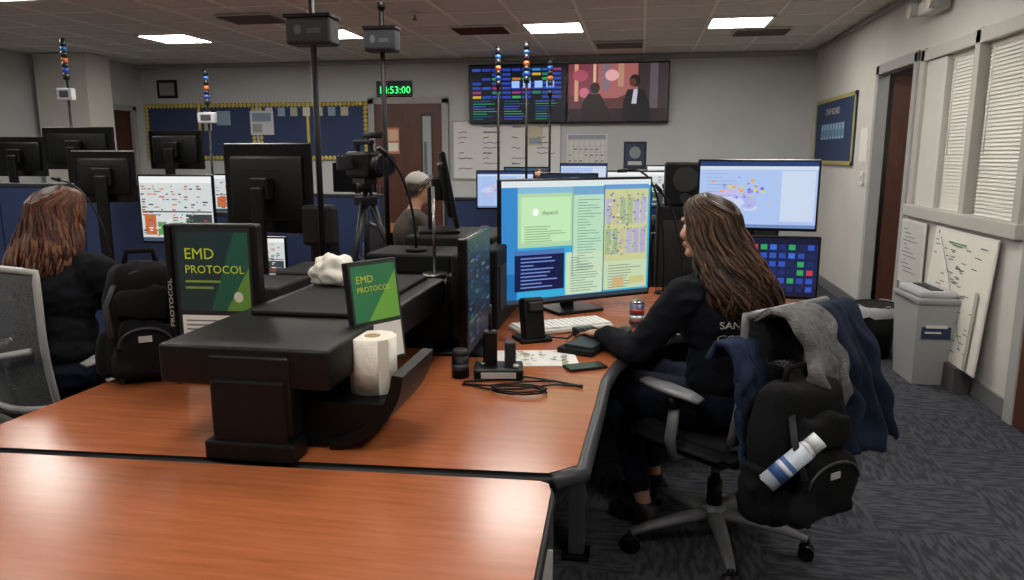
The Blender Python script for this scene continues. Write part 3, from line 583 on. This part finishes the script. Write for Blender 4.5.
def backpack(name,loc,rz,w=.28,d=.16,h=.42,col='0e0e10',strap=True):
    F=mat(col,.9,bump=(400,.15),spec=.2); m=M()
    def rb(c,dd,mm,bev):
        bm=bmesh.new(); bmesh.ops.create_cube(bm,size=1); bmesh.ops.scale(bm,vec=dd,verts=bm.verts)
        bmesh.ops.bevel(bm,geom=bm.edges[:],offset=bev,segments=5,affect='EDGES',profile=.5); bmesh.ops.subdivide_edges(bm,edges=[e for e in bm.edges if e.calc_length()>.05],cuts=6,use_grid_fill=True)
        for v in bm.verts:
            t=(v.co.z/dd[2]+.5); v.co.x*=1-.18*max(0,t-.6)/.4*1.2; v.co.y*=1-.25*max(0,t-.5); v.co+=V(c)
            v.co+=v.co.normalized()*(.024*noise.noise(v.co*9)+.02*(1-abs(noise.noise(v.co*16))*2.5)*.5)
        m.addbm(bm,mm,None,True)
    rb((0,0,h/2),(w,d,h),F,.055); rb((0,-d*.55,h*.30),(w*.8,.09,h*.48),F,.035); rb((0,-d*.5,h*.68),(w*.7,.06,h*.26),F,.025)
    for a in (-1,1): rb((a*w*.5,0,h*.25),(.05,d*.7,h*.4),F,.02)
    zip_=mat('2a2b30',.5)
    m.tube([(w*.46*math.cos(t),-d*.34,h*.55+h*.40*math.sin(t)) for t in [i*math.pi/14 for i in range(15)]],.004,zip_,n=6)
    m.tube([(w*.34*math.cos(t),-d*.62-.045,h*.36+h*.15*math.sin(t)) for t in [i*math.pi/12 for i in range(13)]],.004,zip_,n=6)
    m.tube([(-.05,0.02,h*.98),(-.04,.02,h+.04),(.04,.02,h+.04),(.05,.02,h*.98)],.010,F,n=8)
    if strap:
        for a in (-1,1): m.tube([(a*.05,d*.45,h*.95),(a*.08,d*.7,h*.8),(a*.1,d*.75,h*.5),(a*.11,d*.5,h*.12)],[.016,.024,.022,.01],F,n=8,flat=.4)
        m.tube([(-w*.3,-d*.3,h*.9),(-w*.45,-d*.7,h*.7),(-w*.40,-d*.9,h*.45)],.010,mat('1c1d20',.8),n=8,flat=.3)
    m.box((.0,-d*.55-.058,h*.42),(.04,.004,.02),LGR); m.box((-.08,-d*.75,h*.2),(.015,.02,.12),F)
    return m.done(name,loc,rz)
backpack('backpack',(-1.67,2.24,Z),math.radians(35),.24,.17,.40)

def chair(name,loc,rz,frame='8d8e8e',back='17181a',seat='16171a',bh=(.50,1.00),b0=108,br=.31):
    m=M(); FRM=mat(frame,.4); S=mat(seat,.9,bump=(300,.2)); MF=mesh_fabric(back,230,.32)
    for k in range(5):
        a=math.radians(b0+72*k); c,s_=math.cos(a),math.sin(a)
        m.tube([(c*.03,s_*.03,.12),(c*.12,s_*.12,.115),(c*(br-.07),s_*(br-.07),.095),(c*br,s_*br,.078)],[.034,.030,.023,.017],FRM,n=10,flat=.7)
        m.cyl((c*br,s_*br,.085),(c*br,s_*br,.05),.012,BLK)
        t=V((-s_,c,0))
        for sg in (-1,1): m.cyl(V((c*br,s_*br,.03))+t*sg*.008,V((c*br,s_*br,.03))+t*sg*.028,.029,BLKG,n=18)
        m.ell((c*br,s_*br,.045),(.03,.03,.02),BLK,sub=2)
    m.cyl((0,0,.08),(0,0,.16),.045,FRM); m.cyl((0,0,.16),(0,0,.26),.03,BLK); m.cyl((0,0,.26),(0,0,.40),.018,CHR); m.box((0,-.02,.40),(.22,.30,.05),BLK,bev=.015)
    bm=bmesh.new(); bmesh.ops.create_cube(bm,size=1); bmesh.ops.scale(bm,vec=(.50,.48,.075),verts=bm.verts)
    bmesh.ops.bevel(bm,geom=bm.edges[:],offset=.034,segments=5,affect='EDGES'); 
    for v in bm.verts: v.co.z-=.35*max(0,v.co.y-.12)**1.2*.5; v.co+=V((0,0.02,.455))
    m.addbm(bm,S,None,True)
    z0,z1=bh; W=.235
    def bp(u,t):
        w=W*(.80+.25*math.sin(min(1,t*1.25)*math.pi*.5)-.12*max(0,t-.75)*4*abs(u)**2*.3)
        return V((u*w,-.24-.07*t-.035*math.sin(t*math.pi)+.05*u*u,z0+(z1-z0)*t))
    loop=[bp(-1,t/10) for t in range(0,10)]+[bp(-1+.2*i,.97+.03*math.sin(i*math.pi/10)) for i in range(11)]+[bp(1,1-t/10) for t in range(1,11)]+[bp(1-.2*i,-.02*math.sin(i*math.pi/10)) for i in range(1,11)]
    m.tube(loop,.014,FRM,n=8)
    g=[[bp(-1+.1*i,j/14) for i in range(21)] for j in range(15)]; vs=[p for r_ in g for p in r_]
    m.add(vs,[[j*21+i,j*21+i+1,(j+1)*21+i+1,(j+1)*21+i] for j in range(14) for i in range(20)],MF,True)
    m.tube([(0,-.08,.40),(0,-.22,.40),(0,-.33,.50),(0,-.36,.68),(0,-.345,.85)],[.03,.03,.026,.022,.016],FRM,n=10,flat=.6)
    m.tube([bp(-.9,.45)+V((0,-.03,0)),V((0,-.365,.72)),bp(.9,.45)+V((0,-.03,0))],.013,FRM,n=8)
    for a in (-1,1):
        m.tube([(a*.18,.0,.41),(a*.27,-.01,.42),(a*.30,-.02,.50),(a*.295,-.03,.62)],[.018,.02,.022,.022],FRM,n=10,flat=.7)
        m.tube([(a*.295,-.03,.62),(a*.295,-.02,.665)],[.026,.03],BLK,n=10)
        pts=[(a*.29,-.14,.672),(a*.30,-.08,.684),(a*.295,.02,.686),(a*.27,.13,.68)]
        m.tube(pts,[.028,.042,.045,.03],FRM,n=12,flat=.38)
    return m.done(name,loc,rz)
CH=(.32,2.80,0); CRZ=math.radians(47)
chair('office_chair',CH,CRZ,frame='66676a',b0=84,br=.345)
CH2=(-2.44,2.72,0); CRZ2=math.radians(-10)
chair('office_chair',CH2,CRZ2,frame='a4a4a2',back='5a5c5e',seat='1d1e22',bh=(.50,1.08))

CX=Matrix.Translation(V(CH))@Matrix.Rotation(CRZ,4,'Z')
def drape(name,path,x0,x1,mm,amp=.015,fold=9,n=26,flare=0,th=.008,seed=0,ragged=.03,off=(0,0,0)):
    P=[V((0,a,b)) for a,b in path]; L=[0]
    for i in range(1,len(P)): L.append(L[-1]+(P[i]-P[i-1]).length)
    def at(s):
        s*=L[-1]
        for i in range(1,len(P)):
            if s<=L[i]+1e-9: return P[i-1].lerp(P[i],(s-L[i-1])/(L[i]-L[i-1]))
        return P[-1]
    NS=40; vs=[]
    for j in range(NS+1):
        s=j/NS
        for i in range(n+1):
            u=i/n; p=at(s).copy(); hang=max(0,s-.25)
            xm=(x0+x1)/2; p.x=xm+(x0+(x1-x0)*u-xm)*(1+flare*hang)
            k=noise.noise(V((u*fold*.6+seed,s*1.5,seed)))*2*amp*(.3+hang*1.5)+noise.noise(V((u*fold*2,s*6,seed+3)))*amp*.9
            p.y-=abs(k)+.004; p.x+=noise.noise(V((u*4,s*7,seed+8)))*ragged*.5
            p.z+=noise.noise(V((u*5,seed,0)))*ragged*hang
            vs.append(p)
    fs=[[j*(n+1)+i,j*(n+1)+i+1,(j+1)*(n+1)+i+1,(j+1)*(n+1)+i] for j in range(NS) for i in range(n)]
    m=M(); m.add(vs,fs,mm,True); o=m.done(name,V(CH)+V(off),CRZ)
    md=o.modifiers.new('s','SOLIDIFY'); md.thickness=th; md.offset=0
    md=o.modifiers.new('b','SUBSURF'); md.levels=1; md.render_levels=1
    return o
NAVJ=mat('171f30',.95,bump=(250,.3),var=(8,.2),spec=.2); FLE=mat('616162',.95,bump=(120,.8),var=(24,.3),spec=.2)
drape('jacket',[(-.24,.80),(-.26,.93),(-.30,.99),(-.34,.995),(-.375,.95),(-.41,.85),(-.44,.70),(-.45,.52)],-.08,.24,NAVJ,.05,8,flare=.3,th=.022,seed=2,ragged=.09)
drape('fleece_sweater',[(-.20,.86),(-.23,.95),(-.31,1.005),(-.37,1.0),(-.425,.94),(-.465,.84),(-.48,.70)],-.20,-.0,FLE,.03,6,flare=.2,th=.022,seed=5,ragged=.09)
drape('blue_jacket',[(-.18,.84),(-.21,.90),(-.26,.91),(-.30,.83),(-.32,.70),(-.33,.48)],-.34,-.20,mat('1e2a40',.95,bump=(250,.3),spec=.2),.035,6,flare=.15,th=.022,seed=9,ragged=.08)
bpos=CX@V((-.235,-.47,.38)); o=backpack('backpack',bpos,CRZ+math.radians(-8),.33,.16,.44,'0b0b0d')
m=M(); WH=mat('c9ccd0',.35); m.cyl((0,0,0),(0,0,.15),.029,mat('b9c2cf',.35),n=28); m.cyl((0,0,.03),(0,0,.09),.0295,mat('3a5a90',.4),n=28); m.cyl((0,0,.06),(0,0,.075),.0298,mat('c8ccd4',.4),n=28); m.cyl((0,0,.15),(0,0,.165),.029,WH,r2=.024,n=28); m.cyl((0,0,.165),(0,0,.20),.026,WH,n=20); m.cyl((0,0,0),(0,0,-.004),.027,CHR)
o=m.done('spray_bottle',CX@V((-.455,-.515,.56))); o.rotation_euler=(0,math.radians(48),math.radians(12))

# ------------------------------------------------------------ people
def ortho(f):
    f=V(f).normalized(); s=f.cross(V((0,0,1))).normalized(); u=s.cross(f); return Matrix((s,f,u)).transposed()
SKIN=mat('b98a70',.55,bump=(150,.05)); 
class Fig:
    def __init__(s): s.parts=[]
    def cap(s,a,ra,b,rb,mm): s.parts.append(('c',V(a),ra,V(b),rb,mm))
    def ell(s,c,r,R,mm): s.parts.append(('e',V(c),V(r),R,None,mm))
    def hand(s,w,d,n,mm,side,curl=.5):
        w=V(w);d=V(d).normalized();n=(V(n)-d*V(n).dot(d)).normalized(); t=d.cross(n)*side
        R=Matrix((t,d,n)).transposed()
        s.ell(w+d*.045,(.038,.05,.016),R,mm)
        for k,(o,l) in enumerate(((.030,.070),(.010,.080),(-.010,.074),(-.029,.058))):
            p=w+d*.082+t*o; dd=(d+t*o*2.5).normalized(); rr=.0085-.0005*k
            for j,fr in enumerate((.45,.32,.23)):
                ang=curl*(.3+.5*j); q=p+(dd*math.cos(ang)-n*math.sin(ang))*l*fr; s.cap(p,rr,q,rr*.92,mm); p=q; rr*=.92
        p=w+d*.02+t*.03; q=p+(d*.6+t*.7-n*.3).normalized()*.035; s.cap(p,.013,q,.011,mm); s.cap(q,.011,q+(d*.9+t*.25-n*.3).normalized()*.035,.008,mm)
    def head(s,c,hf,mm):
        R=ortho(hf); c=V(c)
        def P(a,b,d): return c+R@V((a,b,d))
        s.ell(P(0,-.012,.03),(.074,.094,.085),R,mm); s.ell(P(0,.02,-.03),(.060,.070,.080),R,mm); s.ell(P(0,.045,-.085),(.036,.036,.028),R,mm)
        s.cap(P(0,.086,.012),.010,P(0,.106,-.028),.014,mm); s.ell(P(0,.092,-.058),(.024,.012,.008),R,mm); s.ell(P(0,.090,-.070),(.020,.012,.008),R,mm)
        s.cap(P(-.04,.076,.032),.012,P(.04,.076,.032),.012,mm); s.ell(P(0,.08,-.098),(.02,.018,.016),R,mm)
        for a in (-1,1): s.ell(P(a*.042,.06,-.025),(.024,.026,.024),R,mm); s.ell(P(a*.077,-.005,-.01),(.008,.018,.030),R,mm)
        return P
    def build(s,name,parent,vox=.006,smooth=6,wr=.006):
        m=M(); D=mat('888888')
        for p in s.parts:
            if p[0]=='c':
                _,a,ra,b,rb,_m=p; m.ell(a,ra,D,sub=2); m.ell(b,rb,D,sub=2)
                if (b-a).length>1e-4: m.cyl(a,b,ra,D,r2=rb,n=20)
            else: m.ell(p[1],p[2],D,R=p[3],sub=3)
        o=m.done('tmp'); md=o.modifiers.new('r','REMESH'); md.mode='VOXEL'; md.voxel_size=vox; md.use_smooth_shade=True
        md=o.modifiers.new('s','SMOOTH'); md.factor=.5; md.iterations=smooth
        dg=bpy.context.evaluated_depsgraph_get(); me=bpy.data.meshes.new_from_object(o.evaluated_get(dg)); bpy.data.objects.remove(o)
        nf=len(me.polygons); c=np.zeros(nf*3); me.polygons.foreach_get('center',c); c=c.reshape(-1,3)
        mats=[]; best=np.full(nf,1e9); idx=np.zeros(nf,int)
        def dist(c,p):
            if p[0]=='c':
                a=np.array(p[1]);b=np.array(p[3]);ab=b-a; L=max(ab@ab,1e-9); t=np.clip(((c-a)@ab)/L,0,1); return np.linalg.norm(c-a-t[:,None]*ab,axis=1)-(p[2]+(p[4]-p[2])*t)
            R=np.array(p[3]); q=(c-np.array(p[1]))@R; r=np.array(p[2]); k=np.linalg.norm(q/r,axis=1); return (k-1)*r.min()
        for p in s.parts:
            if p[5] not in mats: mats.append(p[5])
            d=dist(c,p); w=d<best; best[w]=d[w]; idx[w]=mats.index(p[5])
        me.materials.clear()
        for mm in mats: me.materials.append(mm)
        me.polygons.foreach_set('material_index',idx.tolist()); me.polygons.foreach_set('use_smooth',[True]*nf)
        if wr:
            sk=mats.index(SKIN) if SKIN in mats else -1; cloth=np.ones(len(me.vertices),bool)
            for pl,i in zip(me.polygons,idx):
                if i==sk:
                    for vi in pl.vertices: cloth[vi]=False
            ns=[v.normal.copy() for v in me.vertices]
            for v,n_ in zip(me.vertices,ns):
                if cloth[v.index]:
                    q=V((v.co.x*11,v.co.y*11,v.co.z*17)); k=1-abs(noise.noise(q))*2.6; k2=noise.noise(v.co*28)
                    v.co+=n_*(wr*k+wr*.35*k2)
        me.update(); ob=bpy.data.objects.new(name,me); COL.objects.link(ob); ob.parent=parent; return ob
def eyes(P,parent):
    m=M()
    for a in (-1,1):
        m.ell(P(a*.031,.070,.004),.0115,mat('d8d4ce',.3),sub=2); m.ell(P(a*.0315,.0775,.003),.0055,mat('2a1a10',.2),sub=2)
        m.tube([P(a*.02,.086,.026),P(a*.031,.083,.030),P(a*.042,.079,.026)],.0025,mat('2a1c14',.8),n=5)
    m.tube([P(-.018,.100,-.0635),P(0,.1045,-.062),P(.018,.100,-.0635)],.0028,mat('8a4a42',.5),n=6)
    m.done('eyes_and_lips',parent=parent)
def hair(parent,c,hf,keys,mm,nl=260,amin=62,wave=.010,seed=1,lr=.011):
    R=random.Random(seed); X=ortho(hf); c=V(c)
    def prof(z):
        for i in range(1,len(keys)):
            if z>=keys[i][0]:
                a,b=keys[i-1],keys[i]; t=(a[0]-z)/(a[0]-b[0]); return [a[j]+(b[j]-a[j])*t for j in range(1,4)]
        return keys[-1][1:]
    ztop,zbot=keys[0][0],keys[-1][0]
    def pos(az,z,sc=1.0):
        off,rs,rf=prof(z); a=math.radians(az); return c+X@V((math.sin(a)*rs*sc,math.cos(a)*rf*sc-off,z))
    m=M()
    NA=40;NZ=26; vs=[]
    for j in range(NZ+1):
        z=ztop+(zbot*.82-ztop)*j/NZ; am=max(0.0,min(1,(ztop-z)/.07))*amin
        if z<.05: am=amin+ (0 if z>-.1 else 20)
        for i in range(NA+1): vs.append(pos(am+(360-2*am)*i/NA,z,.95))
    m.add(vs,[[j*(NA+1)+i,j*(NA+1)+i+1,(j+1)*(NA+1)+i+1,(j+1)*(NA+1)+i] for j in range(NZ) for i in range(NA)],mm[0],True)
    for k in range(nl):
        tgt=R.uniform(amin,180)*R.choice((-1,1)); ze=zbot+R.uniform(0,.12)*(1 if R.random()<.7 else 1.8); z0=R.choice([ztop-.003,ztop-.02*R.random(),ztop-.08*R.random()])
        ph=R.uniform(0,6.28); sc=R.uniform(.96,1.09); pts=[];rr=[]; n=22; fr=R.uniform(22,38)
        for i in range(n+1):
            t=i/n; z=z0+(ze-z0)*t; az=tgt*(.55+.45*min(1,(ztop-z)/.09)); p=pos(az,z,sc*(1+.02*math.sin(ph+t*5)))
            w=wave*min(1,t*1.3)*(.4+.8*t); p+=X@V((math.sin(ph+z*fr)*w,math.cos(ph+z*fr*.8)*w,0)); pts.append(p)
            rr.append(lr*R.uniform(.8,1.1)*(.5+.9*math.sin(min(1,t*1.3+.15)*math.pi*.5))*(1 if t<.75 else max(.08,(1-t)/.25)))
        m.tube(pts,rr,mm[R.randrange(len(mm))],n=5,flat=.45)
    return m.done('hair',parent=parent)

def seated(name,f,hf,pel,chest,neck,headc,arms,legs,top,pants,shoe,vox=.006,hood=True,fat=1.0,sk=SKIN,smooth=6,wr=.006):
    e=empty(name,(0,0,0)); F=Fig(); R=ortho(f); pel,chest,neck,headc=map(V,(pel,chest,neck,headc))
    F.ell(pel,(.175*fat,.14*fat,.12),R,pants); mid=pel.lerp(chest,.45); F.ell(mid,(.155*fat,.125*fat,.17),R,top); F.ell(pel+V((0,0,.09)),(.172*fat,.14*fat,.09),R,top)
    F.ell(chest,(.172*fat,.125*fat,.17),R,top); F.ell(chest+R@V((0,.02,-.03)),(.15*fat,.13*fat,.11),R,top)
    F.cap(neck+V((0,0,-.03)),.05,headc+V((0,0,-.06)),.047,sk)
    F.ell(neck+V((0,0,-.05)),(.11,.08,.055),R,top)
    if hood: F.ell(neck+R@V((0,-.05,-.035)),(.10,.045,.045),R,top); F.cap(neck+R@V((-.07,-.01,-.01)),.025,neck+R@V((-.04,.06,-.06)),.02,top); F.cap(neck+R@V((.07,-.01,-.01)),.025,neck+R@V((.04,.06,-.06)),.02,top)
    P=F.head(headc,hf,sk)
    for sd,(sh,el,wr_,hd,hn) in zip((-1,1),arms):
        sh,el,wr_=V(sh),V(el),V(wr_)
        F.cap(neck+V((0,0,-.055)),.06,sh,.062*fat,top); F.cap(sh,.066*fat,el,.052*fat,top); F.cap(el,.054*fat,wr_+(el-wr_)*.08,.040,top); F.cap(el.lerp(wr_,.86),.042,el.lerp(wr_,.97),.035,top)
        F.cap(el.lerp(wr_,.85),.026,wr_+V(hd).normalized()*.02,.024,sk); F.hand(wr_,hd,hn,sk,-sd)
    for hp,kn,an,toe in legs:
        hp,kn,an,toe=map(V,(hp,kn,an,toe)); F.cap(hp,.098*fat,kn,.066*fat,pants); F.cap(kn,.066*fat,kn.lerp(an,.35),.062*fat,pants); F.cap(kn.lerp(an,.35),.062,kn.lerp(an,.86),.045,pants)
        F.cap(kn.lerp(an,.8),.033,an,.032,sk); F.cap(an+V((0,0,-.02)),.036,toe.lerp(an,.45)*1.0,.036,shoe); hd=(toe-an); hd.z=0; hd.normalize()
        F.cap(an-hd*.04+V((0,0,-.045)),.034,toe,.032,shoe)
    ob=F.build('body',e,vox,smooth,wr)
    eyes(P,e)
    return e,ob
HOOD=mat('0e1118',.95,bump=(350,.25),spec=.2); JEAN=mat('141a28',.9,bump=(400,.2),spec=.2); SHOE=mat('111113',.6)
def c1(x,y,z): return CX@V((x,y,z))
def d1(x,y,z): return (CX.to_3x3()@V((x,y,z)))
A=[(c1(-.185,.04,1.00),c1(-.28,.17,.78),c1(-.235,.40,.795),d1(.1,1,-.10),(0,0,1)),(c1(.185,.04,1.00),c1(.27,.16,.78),c1(.17,.40,.795),d1(-.15,1,-.10),(0,0,1))]
Lg=[(c1(-.09,.04,.56),c1(-.12,.44,.56),c1(-.14,.24,.12),c1(-.15,.38,.034)),(c1(.09,.04,.56),c1(.12,.45,.56),c1(.12,.42,.11),c1(.13,.56,.034))]
hf=V((-.86,.58,-.10))
HC=c1(0,.095,1.235)
w,ob=seated('seated_woman',d1(0,1,0),hf,c1(0,-.04,.60),c1(0,.00,.90),c1(0,.03,1.09),HC,A,Lg,HOOD,JEAN,SHOE,fat=1.04)
K=[(.128,.0,.012,.012),(.118,.0,.045,.05),(.09,.003,.072,.088),(.04,.008,.090,.108),(-.02,.022,.098,.104),(-.08,.046,.106,.098),(-.15,.080,.126,.100),(-.22,.110,.140,.105),(-.28,.135,.140,.100),(-.33,.155,.12,.085),(-.37,.165,.08,.055)]
def hairmat(a,r=.42):
    m_=bpy.data.materials.new('hair_'+a); m_.use_nodes=True; nt=m_.node_tree; b=nt.nodes['Principled BSDF']; b.inputs['Roughness'].default_value=r; b.inputs['Specular IOR Level'].default_value=.25
    tc=nt.nodes.new('ShaderNodeTexCoord'); mp=nt.nodes.new('ShaderNodeMapping'); mp.inputs['Scale'].default_value=(240,240,12); n_=nt.nodes.new('ShaderNodeTexNoise'); n_.inputs['Scale'].default_value=1
    rp=nt.nodes.new('ShaderNodeValToRGB'); c=lin(a); rp.color_ramp.elements[0].position=.3; rp.color_ramp.elements[1].position=.7
    rp.color_ramp.elements[0].color=(*[x*.4 for x in c],1); rp.color_ramp.elements[1].color=(*[min(1,x*1.5) for x in c],1)
    nt.links.new(tc.outputs['Object'],mp.inputs[0]); nt.links.new(mp.outputs[0],n_.inputs['Vector']); nt.links.new(n_.outputs['Fac'],rp.inputs[0]); nt.links.new(rp.outputs[0],b.inputs['Base Color'])
    bp=nt.nodes.new('ShaderNodeBump'); bp.inputs['Strength'].default_value=.5; bp.inputs['Distance'].default_value=.003; nt.links.new(n_.outputs['Fac'],bp.inputs['Height']); nt.links.new(bp.outputs[0],b.inputs['Normal'])
    return m_
hair(w,HC,hf,K,[hairmat('22160f'),hairmat('302015'),hairmat('3e2a1c'),hairmat('553a28')],nl=560,amin=68,wave=.022,seed=3,lr=.0068)
dg=bpy.context.evaluated_depsgraph_get(); bvh=BVHTree.FromObject(ob,dg); m=M(); back=d1(0,-1,0); rt=d1(1,0,0)
for txt,zz,sz in (('SANTA CRUZ',.895,.036),('COUNTY 911',.845,.036)):
    vs_,fs_,w_=text_geo(txt); out=[]
    for v in vs_:
        p=c1(-.03,0,zz)+rt*((v.x-w_/2)*sz)+V((0,0,v.y*sz)); h=bvh.ray_cast(p+back*.5,-back)
        out.append((h[0] if h[0] else p+back*.13)+back*.004)
    m.add(out,fs_,mat('b8b8b4',.8))
m.done('hoodie_lettering',parent=w)

CX2=Matrix.Translation(V(CH2))@Matrix.Rotation(CRZ2,4,'Z')
def c2(x,y,z): return CX2@V((x,y,z))
def d2(x,y,z): return CX2.to_3x3()@V((x,y,z))
A=[(c2(-.185,.05,1.03),c2(-.27,.2,.80),c2(-.2,.44,.80),d2(.15,1,-.05),(0,0,1)),(c2(.185,.05,1.03),c2(.31,.19,.80),c2(.30,.44,.80),d2(0,1,-.05),(0,0,1))]
Lg=[(c2(-.09,.04,.56),c2(-.11,.44,.56),c2(-.11,.42,.11),c2(-.11,.56,.034)),(c2(.09,.04,.56),c2(.12,.45,.56),c2(.12,.42,.11),c2(.13,.56,.034))]
hf=d2(.12,1,-.1); HC2=c2(-.05,.10,1.245)
w,ob=seated('seated_woman',d2(0,1,0),hf,c2(0,-.03,.60),c2(0,.01,.93),c2(-.03,.05,1.10),HC2,A,Lg,mat('121318',.95,bump=(350,.25),spec=.2),JEAN,SHOE,fat=1.12)
K2=[(a,b,c*1.12,d*1.08) for a,b,c,d in K]; K2=[(a*(1 if a>0 else .84),b*.6,c,d) for a,b,c,d in K2]
hair(w,HC2,hf,K2,[hairmat('3e2218'),hairmat('52311f'),hairmat('68402c')],nl=520,amin=66,wave=.022,seed=8,lr=.0072)

def bg(name,x,y,yaw,topc,hairc,cap=False,headtilt=-.1):
    X=Matrix.Translation((x,y,0))@Matrix.Rotation(yaw,4,'Z')
    def c(a,b,z): return X@V((a,b,z))
    def d(a,b,z): return X.to_3x3()@V((a,b,z))
    A=[(c(-.19,.04,1.02),c(-.27,.16,.80),c(-.2,.4,.80),d(.1,1,0),(0,0,1)),(c(.19,.04,1.02),c(.27,.16,.80),c(.2,.4,.80),d(-.1,1,0),(0,0,1))]
    L=[(c(-.09,.04,.54),c(-.11,.45,.54),c(-.11,.42,.11),c(-.11,.56,.034)),(c(.09,.04,.54),c(.12,.45,.54),c(.12,.42,.11),c(.13,.56,.034))]
    tm=mat(topc,.9); w,ob=seated(name,d(0,1,0),d(0,1,headtilt),c(0,-.03,.58),c(0,.0,.9),c(0,.03,1.10),c(0,.08,1.25),A,L,tm,JEAN,SHOE,vox=.011,hood=False,smooth=3,wr=.004)
    hc=c(0,.08,1.25)
    if cap:
        m=M(); CM=mat('9f9c94',.9); RR=ortho(d(0,1,headtilt)); bm=bmesh.new(); bmesh.ops.create_uvsphere(bm,u_segments=24,v_segments=14,radius=1)
        bmesh.ops.delete(bm,geom=[v for v in bm.verts if v.co.z<-.05],context='VERTS'); m.addbm(bm,CM,Matrix.Translation(hc+RR@V((0,-.01,.035)))@RR.to_4x4()@Matrix.Diagonal((.083,.103,.095,1)),True)
        vs=[];n=12
        for i in range(n+1):
            t=math.pi*i/n; vs+= [hc+RR@V((math.cos(t)*.078,.065+math.sin(t)*.02,.035)),hc+RR@V((math.cos(t)*.075,.07+math.sin(t)*.10,.028))]
        m.add(vs,[[2*i,2*i+1,2*i+3,2*i+2] for i in range(n)],CM,True); m.ell(hc+RR@V((0,-.01,.13)),.008,CM,sub=2)
        o=m.done('cap',parent=w); md=o.modifiers.new('s','SOLIDIFY'); md.thickness=.005
        KS=[(.04,.008,.080,.100),(.0,.010,.080,.098),(-.02,.012,.080,.092),(-.07,.02,.07,.08)]; hair(w,hc,d(0,1,headtilt),KS,[hairmat(hairc)],nl=90,amin=95,wave=.003,seed=4,lr=.006)
    else:
        hair(w,hc,d(0,1,headtilt),[(.125,.0,.012,.012),(.11,.0,.05,.06),(.04,.008,.086,.104),(-.02,.014,.086,.098),(-.08,.025,.075,.085)],[hairmat(hairc)],nl=130,amin=66,seed=5)
    chair('office_chair',(x,y,0),yaw,frame='2a2b2e')
bg('seated_man',-1.74,5.45,math.radians(-60),'3a342c','4a4038',cap=True)
bg('seated_person',.27,5.3,math.radians(10),'2a2c30','241a16')
bg('seated_person',-.95,6.95,math.radians(0),'b0aca4','3a2c22')

# ------------------------------------------------------------ world, camera
wd=bpy.data.worlds.new('World'); bpy.context.scene.world=wd; wd.use_nodes=True; wd.node_tree.nodes['Background'].inputs[0].default_value=(.5,.5,.5,1); wd.node_tree.nodes['Background'].inputs[1].default_value=.1
L_=bpy.data.lights.new('hall','AREA'); L_.energy=14; L_.size=.6; lo=bpy.data.objects.new('hallway_light',L_); COL.objects.link(lo); lo.location=(2.95,6.5,2.7)
cam=bpy.data.cameras.new('camera'); co=bpy.data.objects.new('camera',cam); COL.objects.link(co)
cam.sensor_width=36; cam.lens=740/1024*36; cam.clip_start=.05
F_=V((-0.1673,.9692,-.179)); co.location=(0,0,1.5); co.rotation_euler=F_.to_track_quat('-Z','Y').to_euler()
bpy.context.scene.camera=co
